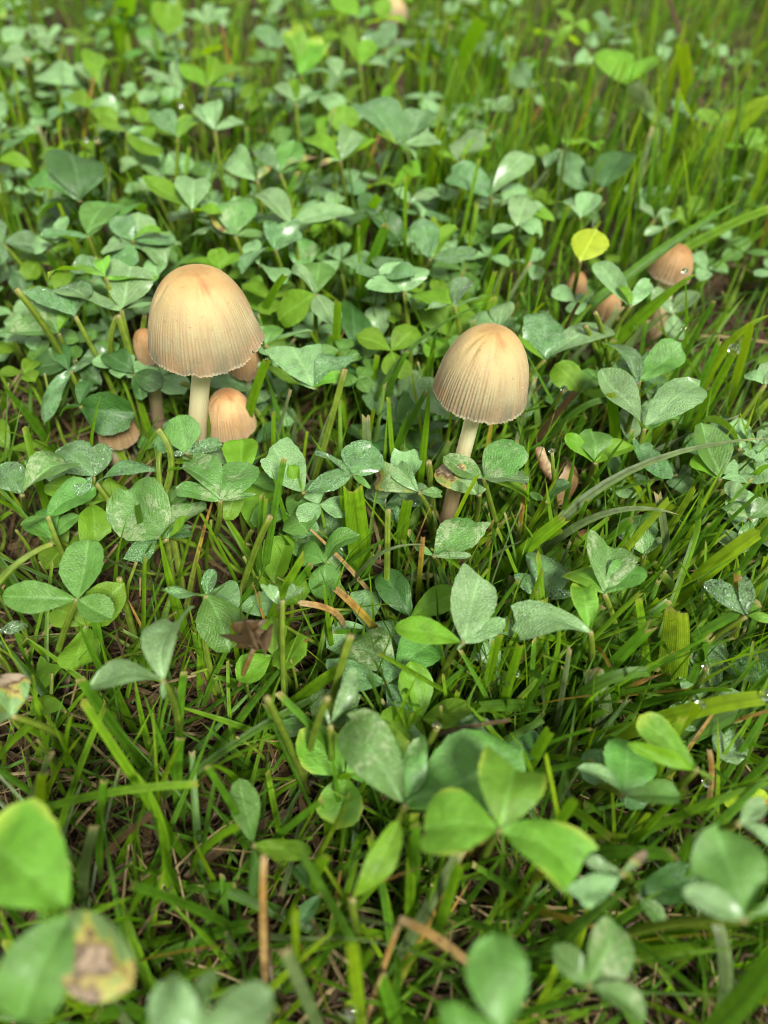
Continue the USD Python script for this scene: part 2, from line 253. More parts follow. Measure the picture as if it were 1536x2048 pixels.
def cap_mat(name, ramp, stripes, groove=0.6, start=0.25, mark=(0.86, 0.07)):
    L[name] = usdkit.material(stage, '/World/Looks/' + name, {
        'uv': ('uvmap', {'attribute': 'st'}), 'sx': ('separate_xyz', {}), 'g': ('geometry', {}),
        'nd': ('noise_texture', {'scale': 300.0, 'detail': 4.0, 'roughness': 0.6}), 'ndm': ('math', {'math_type': 'multiply_add', 'value2': 0.24, 'value3': -0.12}),
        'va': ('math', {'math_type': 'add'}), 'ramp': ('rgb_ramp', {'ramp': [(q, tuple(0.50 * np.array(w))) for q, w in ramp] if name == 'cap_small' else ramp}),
        'a1': ('math', {'math_type': 'multiply', 'value2': 2 * math.pi * stripes}), 'aw': ('noise_texture', {'scale': 1.0, 'detail': 2.0}), 'awv': ('vector_math', {'math_type': 'multiply', 'vector2': (30.0, 1.0, 0.0)}), 'awm': ('math', {'math_type': 'multiply_add', 'value2': 9.0}), 'a2': ('math', {'math_type': 'sine'}),
        'am': ('map_range', {'from_min': -0.9, 'from_max': 0.5, 'to_min': 1.0, 'to_max': 0.0, 'clamp': True}),
        'fd': ('map_range', {'from_min': start, 'from_max': 0.7, 'to_min': 0.0, 'to_max': groove, 'clamp': True}),
        'st': ('vector_math', {'math_type': 'multiply', 'vector2': (70.0, 2.2, 0.0)}), 'ns': ('noise_texture', {'scale': 1.0, 'detail': 3.0}),
        'nsr': ('map_range', {'from_min': 0.35, 'from_max': 0.65, 'to_min': 0.25, 'to_max': 1.0, 'clamp': True}),
        'm1': ('math', {'math_type': 'multiply'}), 'm2': ('math', {'math_type': 'multiply'}),
        'mix': ('mix_color', {'b': (0.085, 0.058, 0.030)}),
        'k1': ('vector_math', {'math_type': 'multiply', 'vector2': (26.0, 1.3, 0.0)}), 'k2': ('noise_texture', {'scale': 1.0, 'detail': 4.0, 'roughness': 0.65}),
        'k3': ('map_range', {'from_min': 0.44, 'from_max': 0.68, 'to_max': 0.85, 'clamp': True}), 'k4': ('map_range', {'from_min': 0.10, 'from_max': 0.35, 'clamp': True}), 'k5': ('math', {'math_type': 'multiply'}),
        'k6': ('mix_color', {'b': (0.14, 0.094, 0.048)}),
        'sv': ('voronoi_texture', {'scale': 620.0}), 'svr': ('map_range', {'from_min': 0.06, 'from_max': 0.10, 'to_min': 0.85, 'to_max': 0.0, 'clamp': True}), 'spk': ('mix_color', {'b': (0.09, 0.05, 0.02)}),
        'nb': ('noise_texture', {'scale': 130.0, 'detail': 5.0, 'roughness': 0.65}), 'nbr': ('map_range', {'from_min': 0.50, 'from_max': 0.66, 'to_max': 0.65, 'clamp': True}),
        'blot': ('mix_color', {'b': (0.16, 0.086, 0.032)}),
        'mk': ('vector_math', {'math_type': 'multiply_add', 'vector2': (1.0, 0.55, 0.0), 'vector3': (-mark[0], -0.55 * mark[1], 0.0)}), 'mn': ('noise_texture', {'scale': 700.0, 'detail': 3.0}), 'ml': ('vector_math', {'math_type': 'length'}), 'ma': ('math', {'math_type': 'multiply_add', 'value2': 0.07}),
        'mr': ('map_range', {'from_min': 0.045, 'from_max': 0.095, 'to_min': 0.75, 'to_max': 0.0, 'clamp': True}), 'mkm': ('mix_color', {'b': (0.12, 0.052, 0.016)}),
        'nf': ('noise_texture', {'scale': 2600.0, 'detail': 2.0}), 'bump': ('bump', {'strength': 0.7, 'distance': 0.00015}),
        'p': ('principled_bsdf', {'roughness': 0.75, 'specular_ior_level': 0.25, 'subsurface_weight': 0.08, 'subsurface_scale': 0.0012, 'subsurface_radius': (1.0, 0.55, 0.25)})},
        [('uv.UV', 'sx.vector'), ('g.position', 'nd.vector'), ('nd.fac', 'ndm.value1'), ('sx.y', 'va.value1'), ('ndm.value', 'va.value2'), ('va.value', 'ramp.fac'),
         ('sx.x', 'a1.value1'), ('uv.UV', 'awv.vector1'), ('awv.vector', 'aw.vector'), ('aw.fac', 'awm.value1'), ('a1.value', 'awm.value3'), ('awm.value', 'a2.value1'), ('a2.value', 'am.value'), ('sx.y', 'fd.value'), ('uv.UV', 'st.vector1'), ('st.vector', 'ns.vector'), ('ns.fac', 'nsr.value'),
         ('am.result', 'm1.value1'), ('fd.result', 'm1.value2'), ('m1.value', 'm2.value1'), ('nsr.result', 'm2.value2'),
         ('g.position', 'nb.vector'), ('nb.fac', 'nbr.value'), ('nbr.result', 'blot.fac'), ('ramp.color', 'blot.a'),
         ('uv.UV', 'k1.vector1'), ('k1.vector', 'k2.vector'), ('k2.fac', 'k3.value'), ('sx.y', 'k4.value'), ('k3.result', 'k5.value1'), ('k4.result', 'k5.value2'), ('k5.value', 'k6.fac'), ('blot.result', 'k6.a'), ('g.position', 'sv.vector'), ('sv.distance', 'svr.value'), ('svr.result', 'spk.fac'), ('uv.UV', 'mk.vector1'), ('mk.vector', 'ml.vector1'), ('g.position', 'mn.vector'), ('mn.fac', 'ma.value1'), ('ml.value', 'ma.value3'), ('ma.value', 'mr.value'), ('mr.result', 'mkm.fac'), ('k6.result', 'mkm.a'), ('mkm.result', 'spk.a'), ('spk.result', 'mix.a'), ('m2.value', 'mix.fac'), ('mix.result', 'p.base_color'), ('g.position', 'nf.vector'), ('nf.fac', 'bump.height'), ('bump.normal', 'p.normal')], surface='p.BSDF')


TAN = [(q, tuple(np.multiply(w, (0.295, 0.350, 0.325)))) for q, w in [(0, (0.44, 0.22, 0.075)), (0.05, (0.54, 0.30, 0.11)), (0.2, (0.60, 0.38, 0.17)), (0.5, (0.56, 0.39, 0.20)), (0.70, (0.44, 0.325, 0.18)), (0.84, (0.30, 0.22, 0.12)), (0.97, (0.22, 0.165, 0.10)), (1, (0.36, 0.30, 0.20))]]
ORANGE = [(q, tuple(np.array((0.27, 0.30, 0.33)) * np.array(w))) for q, w in [(0, (0.36, 0.16, 0.04)), (0.3, (0.44, 0.22, 0.065)), (0.7, (0.42, 0.24, 0.085)), (0.93, (0.36, 0.22, 0.09)), (1, (0.45, 0.33, 0.18))]]
cap_mat('cap_tan', TAN, 96)
cap_mat('cap_beige', TAN, 84, mark=(0.80, 0.06))
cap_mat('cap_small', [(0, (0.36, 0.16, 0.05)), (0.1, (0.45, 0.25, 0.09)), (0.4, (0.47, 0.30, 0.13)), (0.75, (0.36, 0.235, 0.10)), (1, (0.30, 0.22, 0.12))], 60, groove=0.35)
cap_mat('cap_orange', ORANGE, 60, groove=0.2, start=0.6)
L['gills'] = usdkit.material(stage, '/World/Looks/gills', {'p': ('principled_bsdf', {'base_color': (0.16, 0.08, 0.04), 'roughness': 0.7})}, [], surface='p.BSDF')
L['stem'] = usdkit.material(stage, '/World/Looks/stem', {
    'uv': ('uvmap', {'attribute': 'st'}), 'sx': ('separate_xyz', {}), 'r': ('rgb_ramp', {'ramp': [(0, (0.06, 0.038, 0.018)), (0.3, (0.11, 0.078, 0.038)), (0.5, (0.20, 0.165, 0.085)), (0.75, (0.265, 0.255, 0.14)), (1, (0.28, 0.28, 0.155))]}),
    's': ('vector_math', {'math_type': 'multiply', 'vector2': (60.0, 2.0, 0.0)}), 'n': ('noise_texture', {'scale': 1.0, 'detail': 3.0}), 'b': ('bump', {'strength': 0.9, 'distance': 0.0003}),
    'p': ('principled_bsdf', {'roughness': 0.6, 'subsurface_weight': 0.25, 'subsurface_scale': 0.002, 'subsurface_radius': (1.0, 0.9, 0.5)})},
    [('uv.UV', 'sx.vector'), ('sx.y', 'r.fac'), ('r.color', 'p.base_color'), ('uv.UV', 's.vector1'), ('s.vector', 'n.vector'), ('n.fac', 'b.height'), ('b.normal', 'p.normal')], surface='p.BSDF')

L['stem_tan'] = usdkit.material(stage, '/World/Looks/stem_tan', {'g': ('geometry', {}), 'n': ('noise_texture', {'scale': 800.0, 'detail': 4.0}), 'r': ('rgb_ramp', {'ramp': [(0.3, (0.08, 0.048, 0.02)), (0.5, (0.15, 0.105, 0.055)), (0.7, (0.20, 0.16, 0.095))]}), 'p': ('principled_bsdf', {'roughness': 0.6, 'subsurface_weight': 0.3, 'subsurface_scale': 0.001})},
                              [('g.position', 'n.vector'), ('n.fac', 'r.fac'), ('r.color', 'p.base_color')], surface='p.BSDF')

# ------------------------------------------------------------------ ground
def soil_height(x, y):
    p = np.stack([x, y, np.zeros_like(x)], -1)
    return (meshkit.fbm(p * 55, 4, 3) - 0.5) * 0.007 - 0.004


def axis_steps(lo, hi, fine, far):
    core = np.arange(lo, hi + 1e-9, fine)
    out = fine * 1.6 ** np.arange(1, 60)
    out = np.cumsum(out)
    out = np.append(out[out < far], far)
    return np.concatenate([lo - out[::-1], core, hi + out])


gx, gy = np.meshgrid(axis_steps(-0.30, 0.30, 0.0022, 25), axis_steps(-0.04, 0.50, 0.0022, 25), indexing='ij')
hz = soil_height(gx, gy)
far = np.maximum(np.abs(gx) - 0.3, np.maximum(gy - 0.5, -0.04 - gy))
hz = np.where(far > 0.001, -0.004, hz)
p = put(None, 'soil', np.stack([gx, gy, hz], -1).reshape(-1, 3), gridfaces(*gx.shape), 'soil', (0, 0, 0))
tag(p, kind='structure', label='dark brown soil under the lawn')

# ------------------------------------------------------------------ mushrooms
LANDMARK = []


def frame(axis):
    axis = unit(axis)
    x = unit(np.cross([0, 1, 0.001], axis)) if abs(axis[1]) < 0.9 else unit(np.cross([1, 0, 0], axis))
    return x, np.cross(axis, x), axis


def cap_mesh(c, axis, R, H, seed, stripes, amp, flap=None, power=(2.15, 0.52), flare=0.05, dent=0.02):
    """Bell cap: c is the centre of the rim, axis points to the apex. Grid around u and down v, closed by an inner skin."""
    nu, nv = 313, 46
    r_ = np.random.default_rng(seed)
    u = np.linspace(0, 1, nu)
    d = np.linspace(0, 1, nv) ** 1.25
    U, D = np.meshgrid(u, d, indexing='ij')
    th = 2 * np.pi * U
    rad = (1 - (1 - D) ** power[0]) ** power[1] + flare * D ** 6
    rad /= 1 + flare
    ph = r_.uniform(0, 6.28, 6)
    fold = sum(math.sqrt(1 / k) * np.sin(k * th + ph[i]) for i, k in enumerate((2, 3, 5, 7, 11)))
    rad = rad * (1 + dent * 0.35 * fold * np.clip(D * 1.4, 0, 1))
    groove = np.clip((D - 0.22) / 0.4, 0, 1)
    gn = 0.35 + 1.4 * meshkit.noise(np.stack([np.cos(th) * 14, np.sin(th) * 14, D * 2.5], -1), seed + 5)
    rad = rad - amp * gn / R * groove * (0.5 - 0.5 * np.cos(2 * np.pi * stripes * U + 1.6 * np.sin(5 * th + ph[2]) + 1.1 * np.sin(13 * th + ph[3])))
    z = H * (1 - D)
    z = z - H * 0.05 * np.exp(-((D / 0.10) ** 2)) * 0.6                          # flattened crown
    for k in range(4):                                                                # wrinkles running down from the crown
        t0, wd = 4.71 + r_.uniform(-1.3, 1.3), r_.uniform(0.08, 0.18)
        dd = np.angle(np.exp(1j * (th - t0)))
        rad = rad - 0.045 * np.exp(-((dd / wd) ** 2)) * np.exp(-(((D - r_.uniform(.1, .25)) / 0.12) ** 2))
    n = meshkit.fbm(np.stack([np.cos(th) * 9, np.sin(th) * 9, D * 3], -1), 4, seed)
    z = z - H * 0.09 * (n - 0.5) * D ** 4 - H * 0.012 * np.abs(np.sin(61 * th + 2 * np.sin(5 * th))) * (D > 0.985)
    if flap:
        t0, wd, out, up = flap
        dd = np.angle(np.exp(1j * (th - t0)))
        k = np.exp(-((dd / wd) ** 4)) * np.clip((D - 0.55) / 0.45, 0, 1)
        rad, z = rad + out * k, z + up * H * k
        k2 = np.exp(-(((dd + wd * 1.15) / 0.05) ** 2)) * (D > 0.86)
        z = z + 0.10 * H * k2 * (D - 0.86) / 0.14
    x, y, a = frame(axis)
    pos = lambda rr, zz: c + (rr * R)[..., None] * (np.cos(th)[..., None] * x + np.sin(th)[..., None] * y) + zz[..., None] * a
    outer = pos(rad, z).reshape(-1, 3)
    inner = pos(np.maximum(rad - 0.045, 0) * 0.985, z * 0.93 + 0.0001).reshape(-1, 3)
    f1 = gridfaces(nu, nv)[:, ::-1]
    f2 = gridfaces(nu, nv, len(outer))
    i = np.arange(nu - 1) * nv + nv - 1
    rim = np.vstack([np.stack([i, i + nv, i + nv + len(outer)], 1), np.stack([i, i + nv + len(outer), i + len(outer)], 1)])
    uv = np.stack([U.ravel(), D.ravel()], 1)
    v = np.vstack([outer, inner])
    f = np.vstack([f1, f2, rim])
    nrm = np.cross(v[f1[:, 1]] - v[f1[:, 0]], v[f1[:, 2]] - v[f1[:, 0]])
    if np.sum(nrm * (v[f1].mean(1) - (c + a * H * 0.3))) < 0:
        f = f[:, ::-1]
    # gills: thin plates hanging inside
    gv, gf = [], []
    for k in range(64):
        t = 2 * np.pi * k / 64
        e = np.cos(t) * x + np.sin(t) * y
        s = np.cross(a, e) * R * 0.012
        pts = [(0.16, 0.10), (0.55, 0.02), (0.90, 0.04), (0.72, 0.5), (0.36, 0.80), (0.16, 0.86)]
        b = len(gv)
        for q, zz in pts:
            gv += [c + e * q * R + a * zz * H * 0.93 - s, c + e * q * R + a * zz * H * 0.93 + s]
        for side in (0, 1):
            gf += [[b + side, b + 2 + side, b + 10 + side], [b + 2 + side, b + 8 + side, b + 10 + side], [b + 2 + side, b + 4 + side, b + 6 + side], [b + 2 + side, b + 6 + side, b + 8 + side]]
    return (v, f, np.vstack([uv, uv])), (np.array(gv), np.array(gf))


def tube(path, radii, sides=14):
    path = np.asarray(path, float)
    n = len(path)
    radii = np.broadcast_to(radii, n)
    t = np.gradient(path, axis=0)
    t /= np.linalg.norm(t, axis=1, keepdims=True) + 1e-12
    ref = np.array([1.0, 0.13, 0.07])
    a = np.cross(t, ref)
    a /= np.linalg.norm(a, axis=1, keepdims=True) + 1e-12
    b = np.cross(t, a)
    th = np.linspace(0, 2 * np.pi, sides + 1)
    v = path[:, None] + radii[:, None, None] * (np.cos(th)[None, :, None] * a[:, None] + np.sin(th)[None, :, None] * b[:, None])
    s = np.linspace(0, 1, n)
    uv = np.stack([np.broadcast_to(np.linspace(0, 1, sides + 1), (n, sides + 1)), np.broadcast_to(s[:, None], (n, sides + 1))], -1)
    v, uv, f = v.reshape(-1, 3), uv.reshape(-1, 2), gridfaces(n, sides + 1)
    end = len(v)                                                                        # close the top
    v = np.vstack([v, path[-1:]]); uv = np.vstack([uv, [[0.5, 1.0]]])
    last = (n - 1) * (sides + 1) + np.arange(sides)
    f = np.vstack([f, np.stack([last, np.full(sides, end), last + 1], 1)])
    return v, f, uv


def bez(a, b, c, n):
    t = np.linspace(0, 1, n)[:, None]
    return (1 - t) ** 2 * a + 2 * t * (1 - t) * b + t ** 2 * c


CLEAR = []                                  # pixel boxes kept free of fillers that would stand before a mushroom


def mushroom(label, base_px, rim_px, width_px, hw, tilt, cap, seed, stripes, stem_px, rim_z=None, amp=0.00024, flap=None, base_z=-0.002, group=None, **kw):
    """base_px: foot of the stem on the ground; rim_px: centre of the cap's rim; width_px: the cap's width; hw: height over width."""
    g = at(*base_px, 0)
    if rim_z is None:                                                      # upright: the rim as far away as the foot
        lo, hi = 0.0, 0.07
        for _ in range(40):
            m = (lo + hi) / 2
            lo, hi = (m, hi) if at(*rim_px, m)[1] > g[1] else (lo, m)
        rim_z = lo
    c = at(*rim_px, rim_z)
    w = (c - CAM) @ FW
    R = width_px / 2 / 768 * TX * w
    H = 2 * R * hw
    axis = unit(np.array([tilt[0], tilt[1], 1.0]))
    root = thing('mushroom', g)
    (v, f, uv), (gv, gf) = cap_mesh(c, axis, R, H, seed, stripes, amp, flap, **kw)
    cp = put(root, 'cap', v, f, cap, g, uv=uv)
    put(cp, 'gills', gv, gf, 'gills', g, smooth=False)
    rs = stem_px / 2 / 768 * TX * w
    top = c + axis * H * 0.6
    foot = np.array([g[0], g[1], base_z])
    mid = (foot * 0.45 + c * 0.55) + np.array([-(c - foot)[0] * 0.12, 0, 0])
    path = np.vstack([bez(foot, mid, c, 16), [top]])
    rad = rs * np.concatenate([np.linspace(1.15, 0.96, 16), [0.9]])
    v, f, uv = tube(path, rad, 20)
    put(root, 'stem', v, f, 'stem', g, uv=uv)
    tag(root, label=label, category='mushroom', group=group)
    LANDMARK.append((label, rim_px))
    return c, R, H, axis


mushroom('tall mushroom with large striped tan bell cap torn at its right edge, left of centre', (388, 985), (411, 684), 222, 0.74, (0.03, 0.02), 'cap_tan', 11, 96, 39, flap=(-0.12, 0.30, 0.085, 0.10))
mushroom('lone mushroom with smooth rounded tan cap tilted right, right of centre', (888, 1062), (960, 784), 192, 0.79, (0.11, 0.04), 'cap_beige', 23, 84, 32)
mushroom('short tan capped mushroom tucked right behind the pale stem of the tall mushroom', (438, 950), (462, 850), 103, 0.86, (0.03, 0.0), 'cap_small', 31, 60, 20)
mushroom('slim orange mushroom glimpsed in shade left of the tall mushroom cap', (318, 860), (303, 712), 60, 1.1, (-0.1, 0.0), 'cap_orange', 37, 50, 26)
mushroom('small orange mushroom half hidden under a dark clover leaf at left', (236, 938), (238, 872), 80, 0.85, (0.05, 0.0), 'cap_orange', 41, 50, 26)
mushroom('orange capped mushroom peeking out under the torn edge of the tall mushroom cap', (500, 830), (492, 738), 70, 1.1, (0.1, 0.0), 'cap_orange', 43, 50, 20)
mushroom('small orange mushroom behind grass below the yellow clover leaf, left of a pair', (1152, 640), (1150, 584), 46, 1.0, (0.0, 0.0), 'cap_orange', 47, 40, 14)
mushroom('small orange mushroom under grass blades below the yellow clover leaf, right of a pair', (1215, 690), (1212, 628), 54, 1.0, (0.05, 0.0), 'cap_orange', 53, 40, 16)
mushroom('orange mushroom with long pale stem behind the broad dark blade at right', (1308, 665), (1338, 545), 88, 0.70, (0.1, 0.0), 'cap_orange', 59, 50, 34)
mushroom('brown mushroom button low in the grass beside a mown pale clover', (1180, 1118), (1168, 1098), 66, 0.75, (0.0, 0.0), 'cap_orange', 61, 40, 20, rim_z=0.003)
mushroom('pale rounded mushroom cap far off at the top edge of the photo', (788, 62), (788, 34), 56, 0.7, (0.0, 0.0), 'cap_tan', 67, 40, 20, rim_z=0.012)
# a toppled one: cap on the ground, gills up, stem pointing at the sky
g = at(1118, 1012, 0.0)
root = thing('mushroom', g)
c = at(1104, 962, 0.008)
(v, f, uv), (gv, gf) = cap_mesh(c, (0.80, -0.35, -0.30), 0.0056, 0.0050, 71, 50, 0.0)
cp = put(root, 'cap', v, f, 'cap_orange', g, uv=uv)
put(cp, 'gills', gv, gf, 'gills', g, smooth=False)
v, f, uv = tube(bez(c + np.array([0.002, 0, 0.0]), at(1088, 945, 0.011), at(1080, 900, 0.017), 12), np.linspace(0.0014, 0.0009, 12), 16)
put(root, 'stem', v, f, 'stem_tan', g, uv=uv)
tag(root, label='toppled orange mushroom with its stem pointing up from the gills, right of the lone mushroom', category='mushroom')
CLEAR += [(295, 525, 530, 750, .140), (862, 645, 1060, 845, .133), (375, 740, 425, 880, .150), (425, 745, 510, 865, .165), (885, 840, 935, 930, .145), (872, 955, 915, 1030, .155), (225, 800, 270, 880, .16), (1120, 935, 1165, 980, .155), (1135, 540, 1165, 580, .20), (1200, 590, 1230, 620, .19), (1315, 500, 1370, 545, .19), (770, 0, 800, 25, .4)]

# ------------------------------------------------------------------ leaves and blades
def leaflet(B, T, ratio=0.75, roll=0.0, fold=0.25, arch=0.06, cut=0.0, notch=0.0, seed=0, nu=16, nv=9, teeth=0.035, up=None, wave=0.09):
    B, T = np.asarray(B, float), np.asarray(T, float)
    r = np.random.default_rng(seed)
    a = T - B
    Ln = np.linalg.norm(a)
    a = a / Ln
    up = Z if up is None else up
    n = up - a * np.dot(up, a)
    n = unit(n if np.linalg.norm(n) > 0.15 else np.array([0, -0.6, 0.5]) - a * np.dot([0, -0.6, 0.5], a))
    n = rot(n, a, roll)
    s = np.cross(n, a)
    W = Ln * ratio
    U, V = np.meshgrid(np.linspace(0, 1, nu), np.linspace(-1, 1, nv), indexing='ij')
    span = 1 - 0.38 * cut
    us = U * span
    pk = r.uniform(0.52, 0.66)
    shape = np.where(us < pk, np.sin(np.pi / 2 * np.clip(us / pk, 0, 1)) ** 0.92, np.sqrt(np.maximum(1 - ((us - pk) / (1 - pk)) ** 2, 0)))
    shape = np.maximum(shape * (1 + 0.10 * np.sin(4 * us * r.uniform(1, 2) + r.uniform(0, 6)) * us), 0.0)
    hw = W / 2 * shape
    if teeth:
        tw = r.uniform(-1, 1, (nu, 2))
        tw[::2] = np.abs(tw[::2]); tw[1::2] = -np.abs(tw[1::2])
        hw = hw * (1 + teeth * np.where(V > 0.99, tw[:, 1:2], 0) * (U > 0.3) + teeth * np.where(V < -0.99, tw[:, :1], 0) * (U > 0.3))
    along = U * Ln
    if cut:
        jag = np.interp(np.linspace(-1, 1, nv), np.linspace(-1, 1, 6), r.uniform(-0.16, 0.08, 6)) + r.uniform(-0.035, 0.035, nv) + 0.16 * r.choice([-1, 1]) * np.linspace(-1, 1, nv)
        along = along + Ln * cut * jag[None] * U ** 4
    if notch:
        along = along - Ln * notch * np.exp(-((V / 0.35) ** 2)) * U ** 6
    side = V * hw * math.cos(fold)
    lift = np.abs(V) * hw * math.sin(fold)
    ph = r.uniform(0, 6.28, 3)
    lift = lift + Ln * arch * 4 * U * (1 - U) - Ln * arch * 0.8 * U ** 3 + Ln * wave * 0.4 * np.sin(5 * U + ph[0]) * V * U + Ln * wave * 0.25 * np.sin(7 * U + ph[1] + 2 * V)
    lift = lift - (1 if wave else 0) * 0.12 * hw * V ** 2
    v = B + along[..., None] * a + side[..., None] * s + lift[..., None] * n
    uv = np.stack([us, 0.5 + V / 2 * np.clip(shape * 1.0, 0.2, 1)], -1)
    return v.reshape(-1, 3), gridfaces(nu, nv), uv.reshape(-1, 2)


def blade(path, W, s, nv=5, fold=0.35, cut=True, seed=0, taper=0.5, jag=0.25):
    r = np.random.default_rng(seed)
    n = len(path)
    t = np.gradient(path, axis=0)
    t /= np.linalg.norm(t, axis=1, keepdims=True) + 1e-12
    s = s - t * (t @ s)[:, None]
    s /= np.linalg.norm(s, axis=1, keepdims=True) + 1e-12
    nn = np.cross(s, t)
    U = np.linspace(0, 1, n)[:, None]
    V = np.linspace(-1, 1, nv)[None]
    w = W / 2 * np.minimum(1, 0.55 + 1.6 * U)
    w = w * (1 - taper * 0.4 * U ** 3) if cut else w * np.clip((1 - U) / max(taper, 0.05), 0, 1) ** 0.7
    side, lift = V * w * math.cos(fold), np.abs(V) * w * math.sin(fold)
    v = path[:, None] + side[..., None] * s[:, None] + lift[..., None] * nn[:, None]
    if cut:
        v[-1] += t[-1] * (r.uniform(-jag, jag, nv) * W)[:, None]
    uv = np.stack([np.broadcast_to(U, (n, nv)), np.broadcast_to(0.5 + V / 2, (n, nv))], -1)
    return v.reshape(-1, 3), gridfaces(n, nv), uv.reshape(-1, 2)


MATS = dict(g='clover_plain', p='clover_pale', d='clover_dewy', m='clover_mottled', y='clover_bright', k='clover_dark', b='clover_burnt', Y='clover_yellow', e='clover_edged')
LEAVES = []
CLOVERS, BLADES, DROPS = [], [], []         # (prim, look, pixel) to be labelled at the end


def petiole(root, g, c, foot, sag, rad=0.00055, seed=0):
    r = np.random.default_rng(seed)
    mid = (foot + c) / 2 + np.array([r.normal(0, 0.0022), r.normal(0, 0.0022), 0.002])
    pts = bez(foot, mid, c, 9)
    v, f, uv = tube(pts, np.linspace(rad * 1.15, rad * 0.85, 9), 7)
    put(root, 'petiole', v, f, 'stalk_green', g, uv=uv[:, ::-1])


ICO = trimesh.creation.icosphere(1, 1.0)


def beads(leaf, v, f, g, seed):
    r = np.random.default_rng(seed)
    tri = v[f]
    nrm = np.cross(tri[:, 1] - tri[:, 0], tri[:, 2] - tri[:, 0])
    area = np.linalg.norm(nrm, axis=1)
    k = r.choice(len(f), 130, p=area / area.sum())
    w = r.dirichlet([1, 1, 1], 130)
    p = (tri[k] * w[..., None]).sum(1)
    n = nrm[k] / area[k][:, None]
    rad = r.uniform(0.00006, 0.00013, 130) * np.where(r.random(130) < .08, 1.7, 1)
    p = p + n * rad[:, None] * 0.6
    vv = p[:, None] + ICO.vertices[None] * rad[:, None, None]
    ff = ICO.faces[None] + (np.arange(130) * len(ICO.vertices))[:, None, None]
    b = put(leaf, 'dew_beads', vv.reshape(-1, 3), ff.reshape(-1, 3), 'water', g)
    tag(b, kind='stuff')


def clover(style, cx, cy, h, leaves, foot=None, seed=None):
    """A clover leaf of the photograph: joint at pixel (cx, cy), h millimetres up; leaves: (tip x, tip y, width ratio, rise in mm, options)."""
    seed = int(cx * 7 + cy * 13) if seed is None else seed
    r = np.random.default_rng(seed)
    c = at(cx, cy, h / 1000)
    ft = at(*foot, -0.002) if foot else np.array([c[0] + r.normal(0, 0.003), c[1] + r.normal(0.002, 0.003), -0.003])
    g = np.array([ft[0], ft[1], 0])
    root = thing('clover', g)
    for i, lf in enumerate(leaves):
        tx, ty, ratio, rise = lf[:4]
        o = dict(lf[4]) if len(lf) > 4 else {}
        st = o.pop('s', style)
        T = at(tx, ty, (h + rise) / 1000)
        want = 1.22 * math.hypot(tx - cx, ty - cy) / 768 * TX * ((c - CAM) @ FW)
        for dz in np.linspace(0, 0.02, 41):                      # a leaflet seen steeply stands or hangs instead of reaching far
            T = at(tx, ty, (h + rise) / 1000 + (dz if ty < cy else -dz))
            if np.linalg.norm(T - c) <= want:
                break
        v, f, uv = leaflet(c, T, ratio, seed=seed + i, **{**dict(roll=r.normal(0, 0.30), fold=r.uniform(0.1, 0.55), arch=r.uniform(-0.04, 0.16), wave=r.uniform(0.05, 0.2)), **o})
        lp = put(root, 'leaflet', v, f, MATS[st], g, uv=uv)
        LEAVES.append((*v.mean(0), np.linalg.norm(T - c) * 0.36))
        if st == 'd' and 480 < cy < 1400:
            beads(lp, v, f, g, seed + i)
    petiole(root, g, c, ft, 0, seed=seed)
    CLOVERS.append((root, style, (np.mean([cx] + [l[0] for l in leaves]), np.mean([cy] + [l[1] for l in leaves])), any(len(l) > 4 and l[4].get('cut') for l in leaves), len(leaves)))
    return root


